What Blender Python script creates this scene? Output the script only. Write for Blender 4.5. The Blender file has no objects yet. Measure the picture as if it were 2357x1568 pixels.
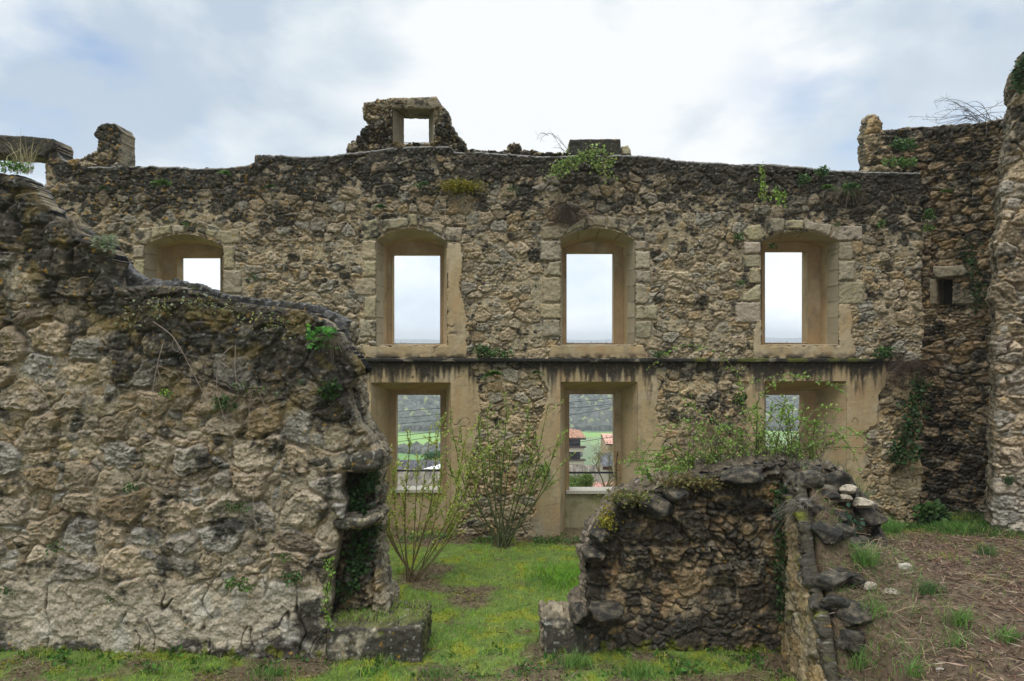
import bpy, math, random
import numpy as np
from mathutils import Vector, noise as mn

# ------------------------------------------------------------------ camera, world, sun, exposure
C = bpy.context.scene.collection
SC = bpy.context.scene
CZ = 3.8                       # eye height above the courtyard
F, CX, CY = 1571.33, 1178.5, 784.0   # focal length and centre, in units of a 2357 px wide view
cam_d = bpy.data.cameras.new("camera"); cam = bpy.data.objects.new("camera", cam_d); C.objects.link(cam)
cam.location = (0, 0, CZ); cam.rotation_euler = (math.radians(90), 0, 0)
cam_d.lens = 24; cam_d.sensor_width = 36; cam_d.clip_start = 0.1; cam_d.clip_end = 30000
SC.camera = cam
SUN_EL, SUN_AZ = math.radians(66), math.radians(205)
w = bpy.data.worlds.new("World"); SC.world = w; w.use_nodes = True
nt = w.node_tree; nt.nodes.clear()
def N(tree, typ, **kw):
    n = tree.nodes.new(typ)
    for k, v in kw.items(): setattr(n, k, v)
    return n
out = N(nt, 'ShaderNodeOutputWorld')
sky = N(nt, 'ShaderNodeTexSky', sky_type='NISHITA', sun_disc=False)
sky.sun_elevation = SUN_EL; sky.sun_rotation = SUN_AZ
bg1 = N(nt, 'ShaderNodeBackground'); bg1.inputs[1].default_value = 0.13
nt.links.new(sky.outputs[0], bg1.inputs[0])
tc = N(nt, 'ShaderNodeTexCoord')
mp = N(nt, 'ShaderNodeMapping'); mp.inputs['Scale'].default_value = (1.0, 1.0, 1.9)
nt.links.new(tc.outputs['Generated'], mp.inputs[0])
n1 = N(nt, 'ShaderNodeTexNoise'); n1.inputs['Scale'].default_value = 2.6; n1.inputs['Detail'].default_value = 8; n1.inputs['Roughness'].default_value = .55; n1.inputs['Distortion'].default_value = .35
nt.links.new(mp.outputs[0], n1.inputs['Vector'])
n2 = N(nt, 'ShaderNodeTexNoise'); n2.inputs['Scale'].default_value = 1.25; n2.inputs['Detail'].default_value = 3
nt.links.new(mp.outputs[0], n2.inputs['Vector'])
def dirv(px, py):
    v = Vector(((px - CX) / F, 1, -(py - CY) / F)); return v.normalized()
def lobe(px, py, k):           # a soft round spot in the sky round one direction
    d = N(nt, 'ShaderNodeVectorMath', operation='DOT_PRODUCT'); d.inputs[1].default_value = dirv(px, py)
    nt.links.new(tc.outputs['Generated'], d.inputs[0])
    m = N(nt, 'ShaderNodeMapRange', interpolation_type='SMOOTHSTEP'); m.inputs[1].default_value = math.cos(k); m.inputs[2].default_value = 1
    nt.links.new(d.outputs['Value'], m.inputs[0]); return m.outputs[0]
def mth(op, a, b):
    m = N(nt, 'ShaderNodeMath', operation=op)
    for i, x in enumerate((a, b)):
        if isinstance(x, (int, float)): m.inputs[i].default_value = x
        else: nt.links.new(x, m.inputs[i])
    return m.outputs[0]
def mr(a, f0, f1, t0, t1):
    m = N(nt, 'ShaderNodeMapRange', interpolation_type='SMOOTHSTEP'); nt.links.new(a, m.inputs[0])
    for i, v in enumerate((f0, f1, t0, t1)): m.inputs[i + 1].default_value = v
    return m.outputs[0]
bright = mr(n1.outputs[0], .36, .62, 0, .70)
n4 = N(nt, 'ShaderNodeTexNoise'); n4.inputs['Scale'].default_value = 6.5; n4.inputs['Detail'].default_value = 7; nt.links.new(mp.outputs[0], n4.inputs['Vector'])
bright = mth('ADD', bright, mr(n2.outputs[0], .38, .62, -.1, .30))
bright = mth('ADD', bright, mr(n4.outputs[0], .35, .65, -.14, .16))
bright = mth('ADD', bright, mth('MULTIPLY', lobe(1330, 60, .42), .38))
bright = mth('SUBTRACT', bright, mth('MULTIPLY', lobe(600, 110, .30), .22))
ramp = N(nt, 'ShaderNodeValToRGB'); nt.links.new(bright, ramp.inputs[0])
cr = ramp.color_ramp
cr.elements[0].position = 0; cr.elements[0].color = (.37, .44, .52, 1)
cr.elements[1].position = 1; cr.elements[1].color = (.66, .68, .695, 1)
e = cr.elements.new(.5); e.color = (.505, .56, .605, 1)
sx = N(nt, 'ShaderNodeSeparateXYZ'); nt.links.new(tc.outputs['Generated'], sx.inputs[0])
zen = mr(sx.outputs[2], .46, .90, 1.0, 3.0)            # unseen zenith brightened to add top light on the walls
beh = mr(sx.outputs[1], -.5, .35, .68, 1.0)             # unseen sky behind the viewer dimmed to strengthen the wall relief
low = mr(sx.outputs[2], .0, .8, 0, 1)
bh2 = mth('MAXIMUM', beh, low)
bg2 = N(nt, 'ShaderNodeBackground'); hz = mr(sx.outputs[2], .0, .30, 1.30, 1.0)
nt.links.new(mth('MULTIPLY', hz, mth('MULTIPLY', zen, bh2)), bg2.inputs[1])
nt.links.new(ramp.outputs[0], bg2.inputs[0])
n3 = N(nt, 'ShaderNodeTexNoise'); n3.inputs['Scale'].default_value = 7; n3.inputs['Detail'].default_value = 5
nt.links.new(mp.outputs[0], n3.inputs['Vector'])
gap = mth('MAXIMUM', lobe(150, 170, .11), mth('MULTIPLY', lobe(2150, 120, .28), .75))
gap = mth('MAXIMUM', gap, mth('MULTIPLY', lobe(360, 350, .09), .7))
gap = mth('MULTIPLY', gap, mr(n3.outputs[0], .42, .66, 0, 1))
cover = mth('SUBTRACT', 1.0, mth('MULTIPLY', gap, .75))
mix = N(nt, 'ShaderNodeMixShader'); nt.links.new(cover, mix.inputs[0])
nt.links.new(bg1.outputs[0], mix.inputs[1]); nt.links.new(bg2.outputs[0], mix.inputs[2]); nt.links.new(mix.outputs[0], out.inputs[0])
sl = bpy.data.lights.new("sun", 'SUN'); sl.energy = 1.2; sl.angle = math.radians(25); sl.color = (1, .96, .9)
so = bpy.data.objects.new("sun", sl); C.objects.link(so)
sd = Vector((math.sin(SUN_AZ) * math.cos(SUN_EL), math.cos(SUN_AZ) * math.cos(SUN_EL), math.sin(SUN_EL)))
so.rotation_euler = sd.to_track_quat('Z', 'Y').to_euler(); so.location = (0, 0, 30)
SC.view_settings.view_transform = 'Standard'; SC.view_settings.look = 'None'
SC.view_settings.exposure = 0.55; SC.view_settings.gamma = 1; SC.view_settings.use_curve_mapping = False

# ------------------------------------------------------------------ helpers
rs = np.random.RandomState(7); random.seed(7)
PERM = np.random.RandomState(3).permutation(256); PERM = np.concatenate([PERM, PERM, PERM])
RT = np.random.RandomState(5).rand(8, 256)
def hsh(ix, iy, seed=0):
    return PERM[(PERM[(ix + seed * 17) & 255] + iy + seed * 31) & 255]
def noise2(x, y, seed=0):
    x = np.asarray(x, float); y = np.asarray(y, float)
    ix = np.floor(x).astype(int); iy = np.floor(y).astype(int); fx = x - ix; fy = y - iy
    u = fx * fx * fx * (fx * (fx * 6 - 15) + 10); v = fy * fy * fy * (fy * (fy * 6 - 15) + 10)
    def g(a, b, dx, dy):
        an = RT[0][hsh(a, b, seed)] * 6.2831853
        return np.cos(an) * dx + np.sin(an) * dy
    n00 = g(ix, iy, fx, fy); n10 = g(ix + 1, iy, fx - 1, fy); n01 = g(ix, iy + 1, fx, fy - 1); n11 = g(ix + 1, iy + 1, fx - 1, fy - 1)
    return 1.5 * ((n00 * (1 - u) + n10 * u) * (1 - v) + (n01 * (1 - u) + n11 * u) * v)
def fbm(x, y, o=4, seed=0, g=.5):
    s = 0; a = 1; t = 0
    for i in range(o):
        s = s + a * noise2(x * 2 ** i + i * 13.7, y * 2 ** i - i * 7.3, seed + i); t += a; a *= g
    return s / t
def ss(a, b, x):
    t = np.clip((x - a) / (b - a), 0, 1); return t * t * (3 - 2 * t)
def worley(x, y, cw, ch, seed, p=2.6, jit=.42, wgt=.3):
    gy = y / ch; iy = np.floor(gy).astype(int)
    F1 = np.full(x.shape, 9.); F2 = np.full(x.shape, 9.); ID = np.zeros(x.shape, int); DX = np.zeros(x.shape); DY = np.zeros(x.shape)
    for oy in (-1, 0, 1):
        cy = iy + oy
        off = RT[1][hsh(cy, cy * 0 + 5, seed)]
        gx = x / cw + off; ix = np.floor(gx).astype(int)
        for ox in (-1, 0, 1):
            cx = ix + ox; h = hsh(cx, cy, seed)
            sx = cx + .5 + jit * (RT[2][h] * 2 - 1); sy = cy + .5 + jit * .8 * (RT[3][h] * 2 - 1)
            dx = gx - sx; dy = gy - sy
            d = (np.abs(dx) ** p + np.abs(dy) ** p) ** (1 / p) - wgt * (RT[4][h] - .5)
            n = d < F1
            F2 = np.where(n, F1, np.minimum(F2, d)); F1 = np.where(n, d, F1)
            ID = np.where(n, h, ID); DX = np.where(n, dx, DX); DY = np.where(n, dy, DY)
    return F1, F2, ID, DX, DY
def lerp(a, b, t):
    t = np.asarray(t)[..., None]
    return np.asarray(a) * (1 - t) + np.asarray(b) * t

def rubble(u, v, cw, ch, seed, rel=1.0, fill=.72, mort=.5):
    """heights and raw stone colours of a rubble masonry face"""
    wu = u + .07 * cw / .35 * noise2(u * 2.1, v * 2.1, seed) + .022 * noise2(u * 8, v * 8, seed + 1)
    wv = v + .08 * ch / .25 * noise2(u * 1.7 + 9, v * 2.3, seed + 2) + .022 * noise2(u * 9, v * 9 + 4, seed + 3)
    F1, F2, I, dx, dy = worley(wu, wv, cw, ch, seed)
    eA = F2 - F1
    r = RT[5][I]; r2 = RT[6][I]; r3 = RT[7][I]; r4 = RT[0][(I * 7 + 3) & 255]
    _, _, J, bx, by = G = worley(wu + .02 * noise2(u * 15, v * 15, 9), wv, cw * .36, ch * .34, seed + 50, p=2.2)
    eB = G[1] - G[0]
    q = RT[5][(J * 3 + 1) & 255]; q2 = RT[6][(J * 5 + 2) & 255]
    isA = r < fill
    hA = (1 - (1 - np.clip((eA - .045) / .24, 0, 1)) ** 2.4) * (.072 + .050 * r2) + (dx * (r3 - .5) + dy * (r4 - .42)) * .10
    rid = np.abs(noise2(u * 7, v * 9, seed + 7)); rid2 = np.abs(noise2(u * 17 + 3, v * 21, seed + 8))
    hA = hA - .016 * rid - .010 * rid2 * isA
    g3 = worley(wu, wv, cw * .17, ch * .19, seed + 60, p=2., wgt=.5); L3 = g3[2]
    fac = (g3[3] * (RT[2][L3] - .5) + g3[4] * (RT[3][L3] - .5)) * .050 + (RT[4][L3] - .5) * .012
    hA = hA + (bx * (q2 - .5) + by * (q - .5)) * .050 + fac
    hB = (1 - (1 - np.clip((eB - .04) / .4, 0, 1)) ** 2.2) * (.035 + .050 * q) + (bx * (q2 - .5) + by * (q - .45)) * .05 + fac * .6
    useA = isA & (eA > .10)
    edge = ss(.06, .14, eA)
    h = np.where(isA, np.maximum(hA * edge, hB * .75 - .004), hB)
    m = mort * .10 - .01 + .06 * fbm(u * 1.1, v * 1.4, 3, seed + 11) + .016 * fbm(u * 14, v * 14, 3, seed + 12)
    crack = ss(.06, .01, np.abs(eA - .06)) * ss(-.25, .15, noise2(u * 1.9, v * 1.9, seed + 16)) * isA
    m = m - .075 * crack
    ism = ss(-.004, .006, m - h)
    h = np.maximum(h, m)
    pit = fbm(u * 27, v * 30, 3, seed + 13, .7)
    h = h + .008 * pit - .010 * ss(.25, .6, fbm(u * 22, v * 22, 2, seed + 14))
    pal = np.array([[.36, .285, .185], [.34, .285, .20], [.35, .26, .15], [.28, .245, .19], [.42, .345, .245], [.25, .20, .135], [.31, .285, .235], [.38, .30, .20]])
    pal = pal * np.array([.98, .95, .89])
    k = np.where(useA, (I * 5 + 1) % 8, (J * 3 + 2) % 8)
    br = np.where(useA, .8 + .4 * r4, .75 + .45 * q2)
    col = pal[k] * br[..., None]
    col = lerp(col, np.array([.40, .325, .205]) * np.ones_like(col), ism * .8)
    col = col * (1 + .28 * fbm(u * 5, v * 5, 3, seed + 15) + .45 * pit)[..., None]
    col = lerp(col, np.array([.10, .08, .05]) * np.ones_like(col), ss(.22, .5, fbm(u * 20, v * 20, 3, seed + 18)) * .55)
    col = lerp(col, np.array([.50, .45, .36]) * np.ones_like(col), ss(.25, .55, fbm(u * 16, v * 16, 3, seed + 19)) * .35)
    return h * rel, np.clip(col, .01, .8), dict(rnd=np.where(useA, r4, q), big=useA, mort=ism, rid=rid)

BLACK = np.array([.030, .028, .023]); OCHRE = np.array([.36, .20, .035]); MOSS = np.array([.13, .14, .02]); WHITE = np.array([.55, .54, .48])
def weather(col, u, v, blk, seed, rnd=None, och=0., moss=0., spots=.4):
    """black crust where blk (0..1) is high, broken up by noise; ochre lichen; moss"""
    n = fbm(u * 2.1, v * 2.1, 5, seed + 21, .62) * 1.5 + fbm(u * 11, v * 11, 3, seed + 22) * .55
    if rnd is not None: n = n + (rnd - .5) * .75
    m = ss(-.22, .40, n + (blk - .435) * 1.9)
    col = lerp(col, BLACK * (1 + .9 * ss(0, .6, fbm(u * 18, v * 18, 2, seed + 20)))[..., None], m * .90)
    if np.any(och):
        o = ss(.16, .34, fbm(u * 9, v * 9, 4, seed + 23, .65) + (np.asarray(och) - .5) * .5)
        col = lerp(col, OCHRE * np.ones_like(col), o * .75)
    if np.any(moss):
        o = ss(.0, .3, fbm(u * 6, v * 6, 4, seed + 24) + (np.asarray(moss) - .5) * 1.2)
        col = lerp(col, MOSS * np.ones_like(col), o * .85)
    s = ss(.50, .58, noise2(u * 19, v * 19, seed + 25)) * spots
    return lerp(col, WHITE * np.ones_like(col), s * .7)

def material(name, nscale=35., amt=.5, bump=.4, rough=.95, bdist=.01, base=None, spec=.2):
    m = bpy.data.materials.new(name); m.use_nodes = True; t = m.node_tree; t.nodes.clear()
    o = N(t, 'ShaderNodeOutputMaterial'); b = N(t, 'ShaderNodeBsdfPrincipled'); b.inputs['Roughness'].default_value = rough
    b.inputs['Specular IOR Level'].default_value = spec
    t.links.new(b.outputs[0], o.inputs[0])
    if base is None:
        a = N(t, 'ShaderNodeAttribute', attribute_name='Col'); src = a.outputs['Color']
    else:
        a = N(t, 'ShaderNodeRGB'); a.outputs[0].default_value = (*base, 1); src = a.outputs[0]
    if amt > 0:
        g = N(t, 'ShaderNodeNewGeometry'); n = N(t, 'ShaderNodeTexNoise'); n.inputs['Scale'].default_value = nscale; n.inputs['Detail'].default_value = 6; n.inputs['Roughness'].default_value = .72
        t.links.new(g.outputs['Position'], n.inputs['Vector'])
        r = N(t, 'ShaderNodeMapRange'); r.inputs[1].default_value = .3; r.inputs[2].default_value = .7; r.inputs[3].default_value = 1 - amt; r.inputs[4].default_value = 1 + amt
        t.links.new(n.outputs[0], r.inputs[0])
        mx = N(t, 'ShaderNodeMix', data_type='RGBA', blend_type='MULTIPLY'); mx.inputs[0].default_value = 1
        t.links.new(src, mx.inputs[6]); t.links.new(r.outputs[0], mx.inputs[7]); src = mx.outputs[2]
        if bump > 0:
            bp = N(t, 'ShaderNodeBump'); bp.inputs['Strength'].default_value = bump; bp.inputs['Distance'].default_value = bdist
            t.links.new(n.outputs[0], bp.inputs['Height']); t.links.new(bp.outputs[0], b.inputs['Normal'])
    t.links.new(src, b.inputs['Base Color'])
    return m
M_STONE = material('stone', 38, .50, .8, bdist=.012)
M_PLASTER = material('plaster', 55, .16, .45, bdist=.006)
M_ASHLAR = material('ashlar', 40, .26, .8, bdist=.012)
M_SOIL = material('soil', 30, .45, .8, bdist=.02)
M_BARK = material('bark', 60, .3, .3)
M_ROCK = material('rock', 42, .6, 1.0, bdist=.015)
M_FAR = material('far_land', .05, .10, 0)
M_METAL = material('painted_metal', 40, .1, 0, rough=.5, base=(.02, .02, .022))
M_WIRE = material('wire', 40, .1, 0, rough=.6, base=(.05, .055, .06))
def leafmat(name, trans=.35):
    m = bpy.data.materials.new(name); m.use_nodes = True; t = m.node_tree; t.nodes.clear()
    o = N(t, 'ShaderNodeOutputMaterial'); a = N(t, 'ShaderNodeAttribute', attribute_name='Col')
    d = N(t, 'ShaderNodeBsdfPrincipled'); d.inputs['Roughness'].default_value = .55; d.inputs['Specular IOR Level'].default_value = .3
    tr = N(t, 'ShaderNodeBsdfTranslucent'); mx = N(t, 'ShaderNodeMixShader'); mx.inputs[0].default_value = trans
    t.links.new(a.outputs['Color'], d.inputs['Base Color']); t.links.new(a.outputs['Color'], tr.inputs[0])
    t.links.new(d.outputs[0], mx.inputs[1]); t.links.new(tr.outputs[0], mx.inputs[2]); t.links.new(mx.outputs[0], o.inputs[0]); return m
M_LEAF = leafmat('leaf'); M_GRASS = leafmat('grass_blade', .3)

def tag(o, label=None, cat=None, group=None, kind=None):
    if label: o['label'] = label
    if cat: o['category'] = cat
    if group: o['group'] = group
    if kind: o['kind'] = kind
    return o
def empty(name, loc, label, cat, group=None):
    o = bpy.data.objects.new(name, None); C.objects.link(o); o.location = loc; o.empty_display_size = .2
    return tag(o, label, cat, group)
def mesh(name, V, quads=None, tris=None, col=None, mat=None, parent=None, smooth=True):
    V = np.asarray(V, np.float32)
    if parent is not None:
        V = V - np.array(parent_loc(parent), np.float32)
    me = bpy.data.meshes.new(name); me.vertices.add(len(V)); me.vertices.foreach_set('co', V.ravel())
    q = np.zeros((0, 4), np.int32) if quads is None or len(quads) == 0 else np.asarray(quads, np.int32)
    t = np.zeros((0, 3), np.int32) if tris is None or len(tris) == 0 else np.asarray(tris, np.int32)
    me.loops.add(q.size + t.size); me.loops.foreach_set('vertex_index', np.concatenate([q.ravel(), t.ravel()]))
    me.polygons.add(len(q) + len(t))
    st = np.concatenate([np.arange(len(q)) * 4, len(q) * 4 + np.arange(len(t)) * 3]).astype(np.int32)
    me.polygons.foreach_set('loop_start', st)
    me.polygons.foreach_set('use_smooth', np.full(len(st), smooth))
    me.update(calc_edges=True); me.validate()
    if col is not None:
        col = np.asarray(col, np.float32)
        if col.ndim == 1: col = np.tile(col, (len(V), 1))
        a = me.color_attributes.new('Col', 'FLOAT_COLOR', 'POINT')
        a.data.foreach_set('color', np.concatenate([col, np.ones((len(V), 1), np.float32)], 1).ravel())
    if mat: me.materials.append(mat)
    o = bpy.data.objects.new(name, me); C.objects.link(o)
    if parent is not None: o.parent = parent
    return o
def parent_loc(p):
    l = Vector((0, 0, 0))
    while p is not None: l += p.location; p = p.parent
    return l
class MB:
    def __init__(s): s.V = []; s.Q = []; s.T = []; s.K = []; s.n = 0
    def add(s, V, q=None, t=None, col=(.5, .5, .5)):
        V = np.asarray(V, float); s.V.append(V)
        if q is not None and len(q): s.Q.append(np.asarray(q) + s.n)
        if t is not None and len(t): s.T.append(np.asarray(t) + s.n)
        c = np.asarray(col, float)
        if c.ndim == 1: c = np.tile(c, (len(V), 1))
        s.K.append(c); s.n += len(V)
    def tube(s, pts, r0, r1=None, sides=5, col=(.1, .1, .1)):
        pts = [Vector(p) for p in pts]; r1 = r0 if r1 is None else r1; n = len(pts); V = []
        for i, p in enumerate(pts):
            t = (pts[min(i + 1, n - 1)] - pts[max(i - 1, 0)])
            t = t.normalized() if t.length > 1e-9 else Vector((0, 0, 1))
            a = t.orthogonal().normalized() if abs(t.z) > .9 else t.cross(Vector((0, 0, 1))).normalized()
            b = t.cross(a); r = r0 + (r1 - r0) * i / max(1, n - 1)
            for k in range(sides):
                an = 6.28318 * k / sides; V.append(p + (a * math.cos(an) + b * math.sin(an)) * r)
        q = [(i * sides + k, i * sides + (k + 1) % sides, (i + 1) * sides + (k + 1) % sides, (i + 1) * sides + k) for i in range(n - 1) for k in range(sides)]
        s.add([tuple(v) for v in V], q, col=col)
    def box(s, x0, x1, y0, y1, z0, z1, col=(.5, .5, .5)):
        V = [(x, y, z) for z in (z0, z1) for y in (y0, y1) for x in (x0, x1)]
        s.add(V, [(0, 2, 3, 1), (4, 5, 7, 6), (0, 1, 5, 4), (2, 6, 7, 3), (0, 4, 6, 2), (1, 3, 7, 5)], col=col)
    def poly(s, pts, col=(.5, .5, .5)):
        if len(pts) == 4: s.add(pts, [(0, 1, 2, 3)], col=col)
        else: s.add(pts, None, [(0, i, i + 1) for i in range(1, len(pts) - 1)], col=col)
    def build(s, name, mat, parent=None, smooth=False):
        cat = lambda L, w: np.concatenate(L) if L else None
        return mesh(name, np.concatenate(s.V), cat(s.Q, 4), cat(s.T, 3), np.concatenate(s.K), mat, parent, smooth)
    def leaves(s, P, D, size, col, wid=.5, var=.25, fold=.25):
        """P (n,3) bases, D (n,3) directions, size (n,), colour (n,3)"""
        P = np.asarray(P, float); D = np.asarray(D, float); n = len(P)
        if n == 0: return
        D /= np.linalg.norm(D, axis=1)[:, None] + 1e-9
        R = rs.normal(size=(n, 3)); S = np.cross(D, R); S /= np.linalg.norm(S, axis=1)[:, None] + 1e-9
        U = np.cross(D, S); sz = (np.ones(n) * size * (1 + var * rs.uniform(-1, 1, n)))[:, None]
        V = np.stack([P, P + (D * .45 + S * wid * .5 + U * fold * .3) * sz, P + D * sz, P + (D * .45 - S * wid * .5 + U * fold * .3) * sz], 1).reshape(-1, 3)
        q = np.arange(n * 4).reshape(n, 4)
        c = np.asarray(col, float); c = np.tile(c, (n, 1)) if c.ndim == 1 else c
        c = c * rs.uniform(.7, 1.3, (n, 1)) * (1 + .12 * rs.uniform(-1, 1, (n, 3)))
        s.add(V, q, col=np.repeat(np.clip(c, 0, .8), 4, 0))
    def blades(s, P, h, wd, col, lean=.35, seg=3):
        """grass blades rooted at P (n,3), heights h (n,)"""
        P = np.asarray(P, float); n = len(P); h = np.ones(n) * h
        a = rs.uniform(0, 6.283, n); b = rs.uniform(0, 6.283, n)
        L = rs.uniform(0, 1, n) ** .7 * lean * h * 2
        dx = np.cos(a) * L; dy = np.sin(a) * L
        sx = np.cos(b) * wd; sy = np.sin(b) * wd
        V = []
        for i in range(seg):
            t = i / seg; ww = (1 - t * .6)
            cx = P[:, 0] + dx * t * t; cy = P[:, 1] + dy * t * t; cz = P[:, 2] + h * t * (1 - .25 * t * L / (h + 1e-9))
            V.append(np.stack([cx - sx * ww, cy - sy * ww, cz], 1)); V.append(np.stack([cx + sx * ww, cy + sy * ww, cz], 1))
        V.append(np.stack([P[:, 0] + dx, P[:, 1] + dy, P[:, 2] + h * (1 - .25 * L / (h + 1e-9))], 1))
        k = 2 * seg + 1
        V = np.stack(V, 1).reshape(-1, 3); base = (np.arange(n) * k)[:, None]
        q = np.concatenate([base + np.array([2 * i, 2 * i + 1, 2 * i + 3, 2 * i + 2]) for i in range(seg - 1)]) if seg > 1 else None
        t = base + np.array([2 * seg - 2, 2 * seg - 1, 2 * seg])
        c = np.asarray(col, float); c = np.tile(c, (n, 1)) if c.ndim == 1 else c
        c = c * rs.uniform(.7, 1.3, (n, 1))
        s.add(V, q, t, col=np.repeat(np.clip(c, 0, .8), k, 0))

def grow(L, e):
    a = np.array(L, float); c = (a.min(0) + a.max(0)) / 2
    return [(c[0] + (p[0] - c[0]) * (1 + e / abs(a[:, 0].max() - c[0])), c[1] + (p[1] - c[1]) * (1 + e / abs(a[:, 1].max() - c[1]))) for p in a]
def PT(px, py, d): return ((px - CX) / F * d, d, CZ - (py - CY) / F * d)
class Plane:                   # a vertical plane; u runs along it, v is height, n points to the viewer
    def __init__(s, x, y, ux=1., uy=0.):
        l = math.hypot(ux, uy); s.x, s.y, s.ux, s.uy = x, y, ux / l, uy / l
        nx, ny = -s.uy, s.ux
        if nx * -x + ny * -y < 0: nx, ny = -nx, -ny
        s.nx, s.ny = nx, ny
    def uv(s, px, py):
        rx = (px - CX) / F; rz = -(py - CY) / F
        t = (s.x * s.nx + s.y * s.ny) / (rx * s.nx + s.ny)
        X, Y = rx * t, t
        return ((X - s.x) * s.ux + (Y - s.y) * s.uy, CZ + rz * t)
    def poly(s, pts): return [s.uv(*p) for p in pts]
    def xyz(s, u, v, h):
        return np.stack([s.x + u * s.ux + h * s.nx, s.y + u * s.uy + h * s.ny, v + 0 * u], -1)
def W(d): return Plane(0, d)
def sdf(poly, u, v):
    """positive inside"""
    P = np.array(poly, float); Q = np.roll(P, -1, 0); best = np.full(u.shape, 1e9); ins = np.zeros(u.shape, bool)
    for (ax, ay), (bx, by) in zip(P, Q):
        ex, ey = bx - ax, by - ay; wx = u - ax; wy = v - ay
        t = np.clip((wx * ex + wy * ey) / (ex * ex + ey * ey + 1e-12), 0, 1)
        best = np.minimum(best, (wx - t * ex) ** 2 + (wy - t * ey) ** 2)
        if ay != by:
            c = ((ay > v) != (by > v)) & (u < (bx - ax) * (v - ay) / (by - ay) + ax); ins ^= c
    d = np.sqrt(best); return np.where(ins, d, -d)

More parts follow.
